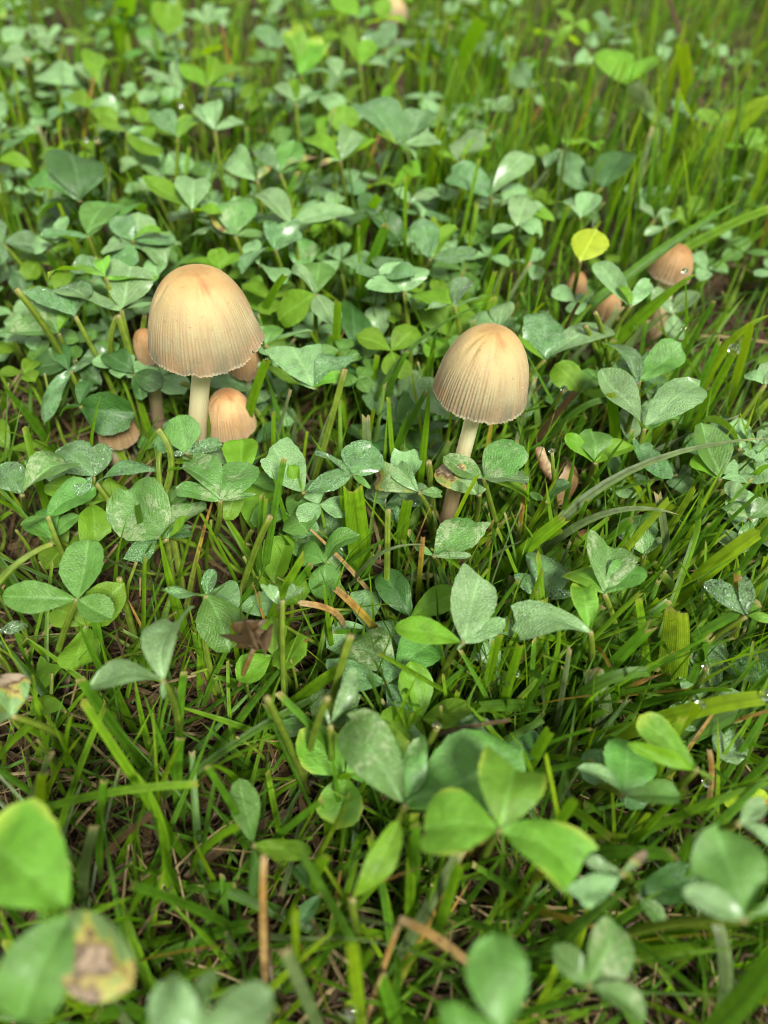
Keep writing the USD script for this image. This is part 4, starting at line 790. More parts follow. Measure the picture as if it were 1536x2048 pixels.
GRN, BRT, LIM, DRK, GRY, TIP, SCR, ORA, STR, STK = 'grass_green', 'grass_bright', 'grass_lime', 'grass_dark', 'grass_grey', 'grass_dry_tip', 'grass_scarred', 'dry_orange', 'dry_straw', 'stalk_green'
H_BLADES = [
    ('a bright green folded blade', BRT, (485, 885), (534, 722), 20, 10, 34, None, True, 'blade', 9),
    ('a thin curved green stalk', STK, (416, 935), (364, 766), 11, 4, 26, (410, 820, 22), True, 'stalk'),
    ('a broad ribbed green blade', BRT, (728, 1200), (706, 976), 46, 0, 26, None, True, 'blade', 0, 0.15),
    ('a ribbed pale green blade', BRT, (700, 1080), (690, 992), 26, 8, 24, None, True, 'blade', 0, 0.15),
    ('a grey ragged blade', GRY, (738, 1020), (732, 832), 20, 3, 24),
    ('a slim upright green blade', BRT, (832, 1060), (860, 782), 13, 0, 36, None, False, 'blade', 0, 0.3, 0.3),
    ('a mown pale green stalk', STK, (868, 1070), (857, 924), 14, 0, 26, None, True, 'stalk'),
    ('a tall mown yellow green stalk', STK, (606, 1030), (690, 738), 14, 0, 30, (640, 920, 12), True, 'stalk'),
    ('a square cut ribbed blade', BRT, (671, 770), (676, 604), 18, 6, 32),
    ('a blue green cut blade', BRT, (515, 660), (570, 552), 16, 12, 34),
    ('a tall broad dark blade', GRN, (690, 690), (772, 450), 22, 0, 34, None, True),
    ('a long thin arching dark blade', DRK, (718, 895), (992, 602), 11, 4, 30, (815, 705, 24), False),
    ('a short slender blade', GRN, (762, 830), (816, 702), 10, 10, 26),
    ('a long mown yellow green stalk', STK, (158, 792), (32, 578), 13, 6, 38, (112, 690, 24), True, 'stalk'),
    ('a pointed dark green blade', GRN, (105, 898), (6, 772), 18, 4, 26, None, False),
    ('a stout mown pale stalk', STK, (330, 985), (316, 860), 14, 20, 30, (342, 915, 26), True, 'stalk'),
    ('a short mown stalk stub', STK, (322, 985), (320, 906), 11, 20, 25, None, True, 'stalk'),
    ('a stout leaning stalk before the mushroom', STK, (292, 880), (235, 630), 15, 0, 30, (268, 740, 18), True, 'stalk'),
    ('a pale curving stalk', STK, (252, 775), (235, 632), 12, 8, 28, (222, 705, 20), True, 'stalk'),
    ('a thin green stalk in shade', STK, (283, 770), (290, 630), 11, 8, 26, None, True, 'stalk'),
    ('a flat dark blade lying level', GRN, (235, 778), (370, 780), 13, 12, 14, None, True),
    ('an upright narrow blade', GRN, (520, 1230), (568, 918), 15, 0, 30, None, True),
    ('a mown leaning stalk', STK, (474, 1218), (541, 1032), 14, 2, 27, None, True, 'stalk'),
    ('a short mown leaning stalk', STK, (278, 1300), (238, 1156), 13, 0, 20, None, True, 'stalk'),
    ('a long stalk slanting in from the left', STK, (-20, 1188), (104, 1088), 14, 22, 25, None, True, 'stalk'),
    ('a curved slim blade', GRN, (290, 1080), (275, 1010), 14, 12, 26),
    ('a spotted orange dry strand', ORA, (768, 1218), (588, 1030), 9, 4, 20, None, False),
    ('a yellowing blade with brown tip', TIP, (797, 1318), (672, 1178), 17, 4, 20, None, True),
    ('a bent orange dry blade', ORA, (690, 1265), (598, 1206), 14, 6, 20, (670, 1225, 16)),
    ('a thin yellow green blade', BRT, (672, 1360), (646, 1162), 11, 0, 22, None, False),
    ('a thick upright green stalk', STK, (772, 1290), (776, 1018), 13, 0, 26, None, True, 'stalk'),
    ('a short bright ribbed blade', BRT, (796, 1120), (816, 1000), 24, 4, 24, None, True, 'blade', 0, 0.2),
    ('a thin arching teal blade', GRY, (705, 1165), (850, 1090), 9, 8, 24, (765, 1105, 22), False),
    ('an orange tipped blade', TIP, (832, 1240), (846, 1074), 11, 2, 24, None, True),
    ('a broad bright cut blade', BRT, (960, 1190), (1128, 1036), 30, 4, 24, None, True, 'blade', 0, 0.35),
    ('a bright cut blade', BRT, (980, 1150), (1120, 1060), 20, 4, 20),
    ('a long arching grey green blade', GRY, (1010, 1205), (1545, 876), 22, 4, 28, (1210, 968, 22), False),
    ('a slim blade with two leaning shoots', GRN, (1140, 1165), (1262, 1040), 16, 6, 26),
    ('a thin upright green blade', GRN, (1122, 1140), (1175, 1000), 10, 4, 22),
    ('a long curving leaf blade', GRY, (1060, 1130), (1360, 1030), 17, 8, 26, (1200, 1030, 24), False),
    ('the widest blade, flat, scarred and yellow green', SCR, (1335, 1405), (1352, 1214), 62, 4, 24, None, True, 'blade', 0, 0.22, 0.9),
    ('a wide dull olive blade', GRY, (1206, 1510), (1186, 1340), 48, 0, 15, None, True, 'blade', 0, 0.1),
    ('a dark bent ribbon blade', DRK, (1130, 1425), (1295, 1342), 26, 10, 22, (1200, 1365, 20)),
    ('a frayed lime blade', LIM, (1368, 1185), (1515, 1065), 34, 14, 28, None, True, 'blade', 0, 0.3),
    ('a curved bright blade', BRT, (1060, 1500), (1115, 1200), 12, 0, 26, (1110, 1330, 16), False),
    ('a narrow blade with rust tip', TIP, (1460, 1330), (1474, 1150), 16, 2, 26),
    ('a bright arching blade', BRT, (1395, 1060), (1260, 1440), 13, 24, 2, None, True),
    ('a broad green diagonal blade', GRN, (1300, 1330), (1520, 1205), 22, 8, 24),
    ('a long green diagonal blade', GRN, (1140, 1370), (1340, 1200), 18, 4, 18),
    ('a wide dark blade crossing low', DRK, (1320, 1500), (1560, 1390), 40, 8, 18, None, False),
    ('a lime wide blade with hanging drops', LIM, (1290, 1450), (1530, 1395), 36, 14, 26, None, True, 'blade', 22),
    ('a short lime blade with a drop', LIM, (1350, 1470), (1402, 1412), 18, 14, 28, None, True, 'blade', 18),
    ('a lime stalk with a clear drop', STK, (1380, 1395), (1412, 1338), 11, 12, 26, None, True, 'stalk', 15),
    ('a lime curved blade', LIM, (1395, 800), (1545, 628), 22, 8, 32, (1455, 690, 24), False),
    ('a lime upright blade', LIM, (1462, 790), (1500, 650), 18, 8, 32, None, True),
    ('a bright leaning blade with a large drop', BRT, (1362, 910), (1468, 705), 17, 4, 34, None, True, 'blade', 24),
    ('a broad dark diagonal blade', GRN, (1185, 610), (1478, 402), 24, 20, 37, None, False, 'blade', 0, 0.3, 0.4, 0.5),
    ('a long bright diagonal blade', BRT, (1290, 545), (1545, 415), 20, 16, 32, None, True),
    ('a light broad blade', BRT, (1225, 690), (1395, 545), 26, 14, 34, None, False),
    ('a hair thin upright blade', BRT, (1368, 770), (1370, 545), 7, 0, 34, None, False, 'blade', 12),
    ('a narrow dark leaning blade', GRN, (1320, 810), (1428, 602), 11, 4, 34, None, True),
    ('a mown slanting stalk', STK, (1212, 785), (1170, 652), 11, 8, 28, None, True, 'stalk'),
    ('a taller mown slanting stalk', STK, (1222, 760), (1190, 626), 11, 8, 32, None, True, 'stalk'),
    ('a pair of stubby cut blades', BRT, (1232, 960), (1222, 790), 24, 4, 26, None, True),
    ('a dark drooping blade', DRK, (1080, 900), (1216, 800), 15, 8, 24, (1150, 825, 20)),
    ('a frayed straw stem', STR, (1050, 920), (1150, 786), 15, 6, 28),
    ('a grey dead stem', STR, (1118, 690), (1158, 606), 8, 14, 30),
    ('a small stalk topped by a drop', STK, (1112, 1010), (1104, 905), 8, 8, 26, (1108, 960, 20), True, 'stalk', 13),
    ('a slim blade before the toppled cap', GRN, (1125, 1030), (1150, 905), 10, 8, 24, None, False),
    ('a stalk with a drop beside the straw', STK, (1070, 880), (1128, 782), 9, 8, 28, None, True, 'stalk', 14),
    ('a yellow lime blade far off', LIM, (1315, 262), (1372, 40), 17, 0, 34, None, False),
    ('a lime cut blade far off', LIM, (1378, 245), (1364, 92), 28, 6, 34, None, True),
    ('a straight lime blade', BRT, (1140, 370), (1184, 132), 14, 0, 36, None, True),
    ('a pale broad bent blade', GRY, (1318, 330), (1232, 158), 32, 4, 30, (1290, 205, 24)),
    ('a very broad pale blade leaning in', LIM, (1400, 300), (1560, 190), 62, 14, 30, None, False),
    ('a thick lime blade at the top edge', BRT, (242, 96), (262, -40), 40, 10, 45, None, True),
    ('a short dark cut blade', GRN, (205, 205), (172, 108), 14, 8, 30),
    ('a pale mown stalk with a curled tip', STK, (86, 272), (55, 118), 13, 8, 36, None, True, 'stalk'),
    ('a dark leaning blade', GRN, (150, 250), (-5, 130), 16, 8, 30, None, False),
    ('a slim dark upright blade', GRN, (315, 150), (265, 38), 11, 8, 32, None, False),
    ('a thin blade topped by a drop', GRN, (378, 352), (362, 214), 10, 6, 34, None, False, 'blade', 11),
    ('a thin blade with several drops', GRN, (172, 475), (172, 282), 9, 6, 36, None, False, 'blade', 10),
    ('a stout stalk topped by a drop', STK, (206, 395), (194, 284), 11, 6, 34, None, True, 'stalk', 14),
    ('a broad bright leaning blade', BRT, (900, 185), (962, 42), 34, 6, 36, None, True),
    ('a square cut bright blade', BRT, (712, 492), (758, 394), 22, 10, 32),
    ('a thin green leaning blade', BRT, (798, 450), (820, 350), 12, 8, 30),
    ('a dark upright blade', DRK, (900, 420), (868, 305), 18, 4, 28, None, False),
    ('a slim cut leaning blade', BRT, (968, 540), (1024, 472), 13, 12, 30),
    ('a dead tan stem', STR, (778, 450), (752, 325), 9, 6, 26),
    ('a tan broken straw', STR, (98, 305), (145, 262), 16, 16, 26),
    ('a thin rust stem', ORA, (168, 400), (134, 314), 8, 12, 30),
    ('a tan stem at the upper right', STR, (1430, 330), (1335, -10), 11, 4, 36),
    # near edge
    ('a wide tan straw', STR, (185, 1738), (330, 1612), 14, 2, 14),
    ('an upright pale blade', GRN, (202, 1770), (208, 1562), 17, 0, 26, None, True),
    ('a teal leaning blade', GRY, (165, 1830), (188, 1655), 22, 2, 28, None, True),
    ('a bright stout blade', BRT, (335, 1760), (268, 1540), 20, 8, 24, (320, 1640, 18), False),
    ('a bright blade lying across', BRT, (110, 1610), (395, 1568), 18, 16, 24, None, True),
    ('a bright blade bending left', BRT, (390, 1720), (478, 1652), 17, 10, 26, None, True),
    ('a dark blade with rust tip', GRN, (505, 1680), (414, 1532), 15, 10, 28, None, True),
    ('a long dark teal blade', DRK, (370, 1560), (620, 1400), 17, 8, 14, None, True),
    ('an upright deep green blade', GRN, (355, 1600), (368, 1345), 17, 0, 24, None, True),
    ('a stubby upright blade', GRN, (358, 1620), (360, 1478), 22, 4, 24, None, True),
    ('a long slanting bright blade', BRT, (360, 1700), (165, 1400), 20, 4, 30, (270, 1560, 18), True),
    ('a thick slanting green blade', GRN, (290, 1540), (160, 1358), 22, 4, 24, None, True),
    ('an orange dry upright blade', ORA, (530, 1960), (528, 1712), 15, 14, 32),
    ('a broken orange brown straw', ORA, (925, 1915), (800, 1838), 19, 20, 26),
    ('an orange leaning dry blade', ORA, (742, 2010), (798, 1850), 12, 8, 24),
    ('a blue green broad blade', GRY, (760, 1990), (922, 1700), 26, 0, 22, None, True),
    ('a dark broad diagonal blade', DRK, (1050, 1935), (1262, 1772), 30, 6, 26, None, False),
    ('a dark slim leaning blade', DRK, (745, 1955), (602, 1706), 18, 6, 30, None, True),
    ('a lime upright stalk', LIM, (720, 2030), (704, 1888), 28, 16, 34, None, True),
    ('an upright cut bright blade', BRT, (880, 1850), (918, 1728), 24, 10, 30, None, True),
    ('a green blade with a hooked tip', GRN, (830, 1820), (832, 1650), 20, 4, 28, None, True),
    ('a pale teal blade at the near edge', GRY, (640, 2060), (570, 1900), 26, 16, 36, None, True),
    ('a bright stub at the near edge', LIM, (594, 1960), (592, 1820), 16, 10, 32, None, True),
    ('a thick bright blade at the right corner', GRN, (1430, 2060), (1560, 1900), 52, 20, 40, None, True),
    ('a long slanting right hand blade', GRN, (1320, 1760), (1560, 1530), 24, 8, 26, None, False),
    ('a bright slim slanting blade', BRT, (1340, 1640), (1560, 1560), 20, 14, 24, None, False),
    ('a pale hanging blade', GRY, (1450, 2000), (1432, 1840), 30, 10, 18, None, True),
    ('a short lime cut blade', BRT, (1105, 1665), (1150, 1600), 22, 18, 32, None, True),
    ('a bright leaning cut blade', BRT, (1060, 1530), (1100, 1462), 26, 12, 26, None, True),
    ('an orange stained stem', ORA, (1415, 1620), (1418, 1500), 12, 6, 18),
    ('a mown stalk with a hairy end', STK, (600, 1540), (533, 1395), 15, 8, 32, None, True, 'stalk'),
    ('a mown upright stalk', STK, (610, 1540), (655, 1395), 15, 8, 32, None, True, 'stalk'),
    ('a slim stalk with a withered leaf', STK, (572, 1520), (565, 1200), 10, 2, 28, None, True, 'stalk'),
    ('a long curved tan stem', STR, (865, 1480), (1020, 1440), 9, 16, 22, (900, 1462, 20)),
    ('a bright mown stalk with a drop', STK, (840, 1540), (874, 1455), 13, 12, 28, None, True, 'stalk', 17),
    ('a tall bright blade', BRT, (1000, 1430), (1040, 1290), 20, 6, 26),
    ('a slim bright blade beside the tall one', BRT, (955, 1430), (1000, 1270), 18, 4, 24),
    ('a pale stalk with a frayed pod', STK, (660, 1430), (702, 1270), 17, 14, 30, None, True, 'stalk'),
    ('a lime blade leaning at the lower left', LIM, (90, 1700), (85, 1550), 22, 10, 32, None, True),
    ('a green slanting blade over straw', GRN, (440, 1840), (262, 1770), 20, 10, 26, None, True),
]
for row in H_BLADES:
    hero_blade(*row)
for x, y, h, d, where in [(1340, 650, 24, 14, 'hanging under the light broad blade, left one'), (1277, 648, 24, 16, 'hanging under a blade above the shiny clover'), (1298, 688, 22, 13, 'over the shiny clover, left of two'), (1310, 690, 22, 11, 'over the shiny clover, right of two'),
                         (1128, 552, 27, 14, 'below the yellow clover leaf'), (1072, 563, 28, 13, 'on a blade left of the small orange mushrooms'), (1084, 574, 28, 8, 'tiny, on a blade left of the small orange mushrooms'), (877, 180, 30, 12, 'bright, far behind the lone mushroom'), (880, 168, 30, 9, 'small and bright, far behind the lone mushroom'),
                         (716, 657, 26, 14, 'on a blade between the two big mushrooms'), (703, 1180, 14, 11, 'low, left of three in the shade'), (720, 1190, 12, 11, 'low, middle one of three in the shade'), (757, 1180, 14, 13, 'low, right of three in the shade'),
                         (1012, 1367, 28, 16, 'bright, on a blade tip right of the withered pod'), (1050, 1345, 28, 15, 'on a blade tip above the wide olive blade'), (1405, 1558, 28, 20, 'on a cut blade beside the orange stained stem'), (656, 1642, 28, 22, 'large, on a leaning blade at the near edge'), (698, 2018, 38, 34, 'largest and blurred, at the bottom edge'),
                         (234, 1200, 22, 12, 'upper of a pair beside the folded clover'), (236, 1222, 20, 11, 'lower of a pair beside the folded clover'), (1236, 1305, 24, 14, 'under the pale square clover leaf'), (1140, 380, 28, 11, 'under the straight lime blade'), (1340, 285, 26, 9, 'left of two far right ones'), (1356, 278, 26, 8, 'right of two far right ones')]:
    dew(x, y, h, d, where, True)

# a withered brown leaf head
g = at(508, 1290, 0)
root = thing('withered_leaf', g)
c = at(508, 1296, 0.024)
for k, (tx, ty, dz) in enumerate([(488, 1252, 3), (512, 1242, 5), (534, 1266, 2), (528, 1288, 5), (496, 1280, 7)]):
    v, f, uv = leaflet(c, at(tx, ty, 0.024 + dz / 1000), 0.9, seed=900 + k, fold=0.9, arch=0.25, wave=0.35, roll=(-1) ** k * 0.7)
    put(root, 'leaflet', v, f, 'dry_straw', g, uv=uv)
v, f, uv = tube(bez(at(470, 1400, -0.002), at(480, 1360, 0.012), c, 9), 0.0004, 7)
put(root, 'petiole', v, f, 'dry_orange', g, uv=uv[:, ::-1])
tag(root, label='crumpled brown withered leaf on a thin stalk in front of the tall mushroom', category='withered leaf')


# ------------------------------------------------------------------ fillers
def blocks(pts, soft=4):
    """Whether these points would stand before a mushroom or in the camera's face."""
    q = pix(pts)
    if q[:, 2].min() < 0.055:
        return True
    for x0, y0, x1, y1, dep in CLEAR:
        if np.any((q[:, 2] < dep) & (q[:, 0] > x0 - soft) & (q[:, 0] < x1 + soft) & (q[:, 1] > y0 - soft) & (q[:, 1] < y1 + soft)):
            return True
    return False


def inside(q, m=0):
    return -m < q[0] < 1536 + m and -m < q[1] < 2048 + m


# more clovers, each a thing, where the photograph is thick with them
made = 0
fill = np.random.default_rng(99)
styles = list('gppppppdddyyymke')
while made < 184:
    px, py = (fill.uniform(-60, 1580), fill.uniform(-40, 1000)) if made < 162 else (fill.uniform(60, 1500), fill.uniform(1000, 1560))
    dens = 1.0 if px < 800 and py < 700 else 0.75 if py < 480 and px < 1080 else 0.35 if py < 1060 else 0.5
    if fill.random() > dens:
        continue
    if any(x0 < px < x1 and y0 < py < y1 for x0, y0, x1, y1 in [(1350, 520, 1560, 720), (1290, 120, 1480, 230)]):
        continue
    h = fill.uniform(14, 27) if py < 560 else fill.uniform(7, 17)
    c = at(px, py, h / 1000)
    size = fill.uniform(0.0056, 0.0092)
    az = fill.uniform(0, 6.28)
    tips = [c + size * fill.uniform(0.8, 1.1) * np.array([math.cos(az + k * 2.1), math.sin(az + k * 2.1), fill.uniform(-0.45, 0.85)]) for k in range(3)]
    if blocks(np.array([c] + tips + [(c + t) / 2 for t in tips])):
        continue
    made += 1
    style = styles[fill.integers(len(styles))]
    ft = np.array([c[0] + fill.normal(0, .004), c[1] + fill.normal(.002, .004), -0.003])
    g = np.array([ft[0], ft[1], 0])
    root = thing('clover', g)
    cut = fill.random() < 0.25
    for t in tips:
        v, f, uv = leaflet(c, t, fill.uniform(.65, .95), seed=int(fill.integers(1e6)), roll=fill.normal(0, .2), fold=fill.uniform(.05, .5), arch=fill.uniform(-.04, .16), wave=fill.uniform(.05, .2), cut=.7 if cut and fill.random() < .6 else 0, nu=11, nv=7)
        put(root, 'leaflet', v, f, MATS[style], g, uv=uv)
    petiole(root, g, c, ft, 0, seed=int(fill.integers(1e6)))
    CLOVERS.append((root, style, tuple(pix(np.mean(tips, 0))[0, :2]), cut, 3))


def gather():
    return {'v': [], 'f': [], 'uv': [], 'n': 0}


def add(b, v, f, uv):
    b['v'].append(v); b['f'].append(f + b['n']); b['uv'].append(uv); b['n'] += len(v)


def stuff(name, b, mat, label, category):
    p = put(None, name, np.vstack(b['v']), np.vstack(b['f']), mat, (0, 0, 0), uv=np.vstack(b['uv']))
    tag(p, kind='stuff', label=label, category=category)
    return p


# straw litter lying on the soil
b = gather()
for k in range(7600):
    if k < 6200:
        q = at(fill.uniform(-80, 1620), fill.uniform(600, 2150) if k % 3 else fill.uniform(-60, 900), 0)
    else:
        q = np.array([fill.uniform(-.3, .3), fill.uniform(-.03, .48), 0])
    z0 = float(soil_height(np.array([q[0]]), np.array([q[1]]))[0])
    ln, az = fill.uniform(.006, .03), fill.uniform(0, 6.28)
    d = np.array([math.cos(az), math.sin(az), 0]) * ln
    lift = abs(fill.normal(0, .003))
    A = np.array([q[0], q[1], z0 + .0004 + lift * fill.random()])
    T = A + d + Z * fill.normal(0, .0015)
    M = (A + T) / 2 + np.array([fill.normal(0, .12) * ln, fill.normal(0, .12) * ln, lift])
    path = bez(A, M, T, 6)
    if blocks(path[::2], 0):
        continue
    v, f, uv = blade(path, fill.choice([.0003, .0005, .0008, .0015], p=[.4, .35, .17, .08]), rot(np.array([-d[1], d[0], 0]) / ln, d, fill.normal(0, .6)), nv=3, fold=.3, cut=False, taper=.3)
    add(b, v, f, uv)
stuff('straw_litter', b, 'dry_straw', 'dead tan and brown grass strands matted on the soil', 'dead grass')

# paler fresh straws on top
b = gather()
for k in range(300):
    q = at(fill.uniform(-80, 1620), fill.uniform(900, 2120) if k % 4 else fill.uniform(-40, 900), 0)
    ln, az = fill.uniform(.012, .034), fill.uniform(0, 6.28)
    d = np.array([math.cos(az), math.sin(az), 0]) * ln
    A = np.array([q[0], q[1], fill.uniform(-.002, .003)])
    T = A + d + Z * fill.uniform(-.001, .008)
    path = bez(A, (A + T) / 2 + np.array([fill.normal(0, .12) * ln, fill.normal(0, .12) * ln, fill.uniform(0, .003)]), T, 7)
    if blocks(path):
        continue
    v, f, uv = blade(path, fill.choice([.00025, .0004, .0007]), rot(np.array([-d[1], d[0], 0]) / ln, d, fill.normal(0, .7)), nv=3, fold=.35, cut=False, taper=.4)
    add(b, v, f, uv)
stuff('straw_litter', b, 'dry_pale', 'pale straw coloured strands lying loose over the darker thatch', 'dead grass')

# grass of every tone
buckets = {m: gather() for m in (GRN, BRT, LIM, DRK, GRY, TIP)}
mats, pr = list(buckets), [.40, .33, .06, .12, .07, .02]


LV = np.array(LEAVES)
HOLLOWS = [(1350, 570, 1560, 770), (1290, 160, 1480, 270), (1090, 110, 1170, 215), (820, 520, 880, 560), (0, 560, 60, 640), (600, 1080, 760, 1200)]


def one_blade(q, ln, W, leaning, az=None):
    az = fill.uniform(0, 6.28) if az is None else az
    tilt = np.clip(abs(fill.normal(leaning, .35)), 0.02, 1.35)                 # from the upright
    d = np.array([math.cos(az), math.sin(az), 0])
    A = np.array([q[0], q[1], -0.004])
    T = A + d * ln * math.sin(tilt) + Z * max(ln * math.cos(tilt), .006)
    M = (A + T) / 2 + Z * ln * fill.uniform(.02, .14) * math.sin(tilt) - d * ln * .08 + np.array([fill.normal(0, .03), fill.normal(0, .03), 0]) * ln
    path = bez(A, M, T, 8)
    if T[2] > .036 and pix(T)[0, 1] > 700:
        return
    if blocks(path) or np.any(np.linalg.norm(path[:, None] - LV[None, :, :3], axis=2) < LV[None, :, 3]):
        return
    s = rot(np.array([-d[1], d[0], 0]), T - A, fill.normal(0, .7))
    cut = fill.random() < .35
    v, f, uv = blade(path, W, s, nv=3, fold=.3, cut=cut, seed=int(fill.integers(1e6)), taper=.7, jag=.6)
    m = mats[fill.choice(len(mats), p=np.array(pr) / sum(pr))]
    add(buckets[m], v, f, uv)


P_LOW, P_ALL, P_TOP = [.34, .38, .08, .10, .06, .04], [.38, .36, .08, .08, .07, .03], [.24, .42, .22, .05, .05, .02]
ZONES = [(1500, -60, 1620, 1020, 2130, .014, .036, .7, P_LOW), (260, 700, 1620, 1050, 1900, .014, .034, .6, P_ALL), (1400, 860, 1620, 560, 1500, .014, .036, .55, P_ALL), (1400, 820, 1620, -60, 560, .020, .046, .3, P_TOP), (500, -60, 880, 560, 1040, .012, .028, .5, P_ALL), (1150, -60, 1000, -60, 640, .020, .042, .35, P_TOP), (450, 480, 1150, 640, 1400, .014, .034, .5, P_ALL)]
for num, x0, x1, y0, y1, l0, l1, leaning, pr in ZONES:
    for k in range(num):
        q = at(fill.uniform(x0, x1), fill.uniform(y0, y1), 0)
        az = fill.normal(.5, .9) if fill.random() < .6 else fill.uniform(0, 6.28)      # most lean to the right, as the mower left them
        qp = pix(q)[0]
        if any(x0 < qp[0] < x1 and y0 < qp[1] < y1 for x0, y0, x1, y1 in HOLLOWS) and fill.random() < .8:
            continue
        one_blade(q, fill.uniform(l0, l1), fill.choice([.0007, .0011, .0016, .0022], p=[.38, .36, .2, .06]), leaning, az)
for k in range(3200):                                                     # wider lawn round the frame
    q = np.array([fill.uniform(-.3, .3), fill.uniform(-.03, .5), 0])
    if inside(pix(q + Z * .02)[0], 60) or np.hypot(q[0], q[1]) < .03:
        continue
    one_blade(q, fill.uniform(.014, .034), fill.uniform(.001, .0022), .4)
TONE = {GRN: 'mid green', BRT: 'bright green', LIM: 'lime green', DRK: 'dark green', GRY: 'grey green', TIP: 'brown tipped'}
for m, b in buckets.items():
    stuff('grass', b, m, f'short {TONE[m]} blades of the mown lawn among the clover', 'grass')

# bare and mown leaf stalks in the tangle
b = gather()
for k in range(140):
    px, py = (fill.uniform(-60, 980), fill.uniform(560, 1560)) if k < 150 else (fill.uniform(-60, 1600), fill.uniform(-40, 2100))
    q = at(px, py, 0)
    az, tilt, ln = fill.uniform(0, 6.28), abs(fill.normal(.5, .4)), fill.uniform(.010, .026)
    d = np.array([math.cos(az), math.sin(az), 0])
    A = np.array([q[0], q[1], -.003])
    T = A + d * ln * math.sin(tilt) + Z * ln * max(math.cos(tilt), .25)
    path = bez(A, (A + T) / 2 + d * fill.normal(0, .004) + np.array([fill.normal(0, .003), fill.normal(0, .003), 0]), T, 7)
    if blocks(path):
        continue
    r0 = fill.uniform(.00032, .00055)
    v, f, uv = tube(path, np.linspace(r0 * 1.15, r0 * .55, 7), 6)
    add(b, v, f, uv[:, ::-1])
stuff('stalk_tangle', b, 'stalk_green', 'thin pale green leaf stalks tangled low among the clover and grass', 'stalks')

# low clover leaves that read as one cover, under and around the ones above
b, b2, b3 = gather(), gather(), gather()
for k in range(1150):
    if k < 470:
        px, py = (fill.uniform(-60, 1600), fill.uniform(-60, 760)) if k < 455 else (fill.uniform(-60, 1000), fill.uniform(760, 1300))
        h = fill.uniform(.004, .021)
        c = at(px, py, h)
        if px > 1050 and fill.random() < .6 or any(x0 < px < x1 and y0 < py < y1 for x0, y0, x1, y1 in HOLLOWS):
            continue
    else:
        c = np.array([fill.uniform(-.3, .3), fill.uniform(-.02, .5), fill.uniform(.012, .028)])
        if inside(pix(c)[0], 80) or np.hypot(c[0], c[1]) < .03:
            continue
    az, size = fill.uniform(0, 6.28), fill.uniform(.0042, .0078)
    tips = [c + size * np.array([math.cos(az + j * 2.1), math.sin(az + j * 2.1), fill.uniform(-.3, .4)]) for j in range(3)]
    if blocks(np.array([c] + tips)):
        continue
    for t in tips:
        add(b2 if k % 5 == 0 else b3 if k % 5 < 3 else b, *leaflet(c, t, .8, seed=int(fill.integers(1e6)), nu=8, nv=5, fold=fill.uniform(0, .4), roll=fill.normal(0, .2)))
    v, f, uv = tube(bez(c * [1, 1, 0] - Z * .003, c * [1, 1, .5] + [.001, .001, 0], c, 5), .0004, 5)
    add(b, v, f, np.full_like(uv, .5))
stuff('clover_cover', b3, 'clover_pale', 'low pale clover leaves filling gaps in the lawn', 'clover')
stuff('clover_cover', b2, 'clover_bright', 'low lime clover leaves filling gaps in the lawn', 'clover')
stuff('clover_cover', b, 'clover_plain', 'low green clover leaves filling the lawn under the taller ones', 'clover')

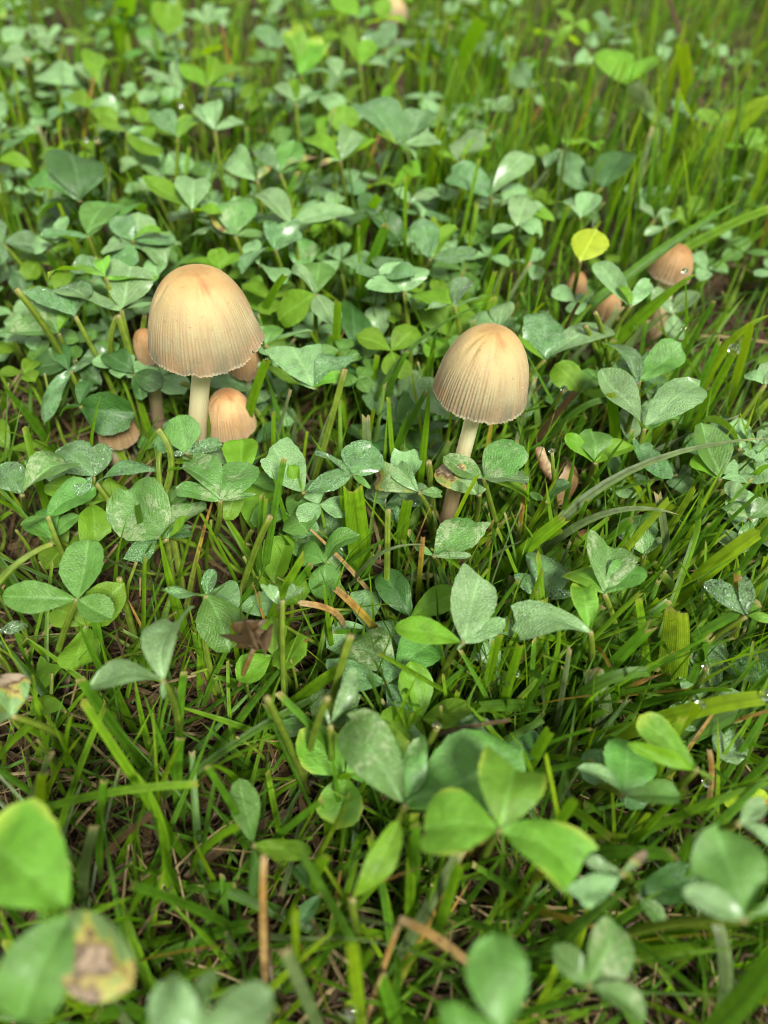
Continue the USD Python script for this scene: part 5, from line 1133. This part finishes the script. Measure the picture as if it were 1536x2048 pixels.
# ------------------------------------------------------------------ labels
MARKS = [('tall mushroom', 411, 650), ('lone mushroom', 960, 745), ('short tan mushroom', 462, 815), ('half hidden orange mushroom', 245, 850), ('orange mushrooms at right', 1300, 560), ('yellow clover leaf', 1185, 485), ('toppled mushroom', 1140, 960),
         ('brown mushroom button', 1170, 1080), ('flat scarred blade', 1345, 1300), ('withered brown leaf', 508, 1265), ('brown patched clover', 140, 1850), ('broad ribbed blade', 715, 1080), ('bright pointed clover', 1000, 1650), ('pale far mushroom', 788, 20),
         ('two lime leaflets', 1260, 135), ('lower right corner', 1500, 2020), ('upper left corner', 20, 20), ('upper right corner', 1510, 20), ('left edge', 0, 1200), ('right edge', 1536, 900), ('bottom edge', 700, 2048), ('upper left edge', 0, 420)]
LOOK = dict(g='green', p='pale grey-green', d='dewy blue-green', m='white-mottled green', y='bright lime', k='dark green', b='brown-patched', Y='yellow', e='yellow-edged green')
ORD = ['first', 'second', 'third', 'fourth', 'fifth', 'sixth', 'seventh', 'eighth', 'ninth', 'tenth']


def place(x, y):
    d = [math.hypot((x - a) * 1.0, y - c) for _, a, c in MARKS]
    k = int(np.argmin(d))
    n, a, c = MARKS[k]
    dx, dy = x - a, y - c
    edge = n.endswith('edge') or n.endswith('corner')
    if d[k] < 75:
        rel = 'touching' if not edge else 'right at'
    elif abs(dx) > 1.8 * abs(dy):
        rel = 'right of' if dx > 0 else 'left of'
    elif abs(dy) > 1.8 * abs(dx):
        rel = 'in front of' if dy > 0 else 'behind'
    else:
        rel = ('front-' if dy > 0 else 'back-') + ('right of' if dx > 0 else 'left of')
    return f'{rel} the {n}'


def label_all(rows):
    """rows: (prim, label, category, pixel); look-alikes are told apart by their order from the left."""
    same = {}
    for r in rows:
        same.setdefault(r[1], []).append(r)
    for lab, rs in same.items():
        rs.sort(key=lambda r: r[3][0])
        for i, (p, _, cat, _, group) in enumerate(rs):
            tag(p, label=lab if len(rs) == 1 else f'{lab}, {ORD[i]} from left', category=cat, group=group)


rows = []
for p, style, (x, y), cut, n in CLOVERS:
    rows.append((p, f'{LOOK[style]} {"mown " if cut else ""}{"single-leaf " if n == 1 else "two-leaf " if n == 2 else ""}clover {place(x, y)}', 'clover', (x, y), 'clover leaves in the lawn'))
for p, look, cat, (x, y) in BLADES:
    look = look.split(' ', 1)[1]
    rows.append((p, f'{look} {place(x, y)}', cat, (x, y), {'stalk': 'mown clover stalks', 'dry grass': 'dry blades in the lawn'}.get(cat, 'single grass blades standing out of the lawn')))
for p, where, (x, y) in DROPS:
    rows.append((p, f'clear dew drop {where}', 'dew drop', (x, y), 'dew drops on the grass'))
label_all(rows)
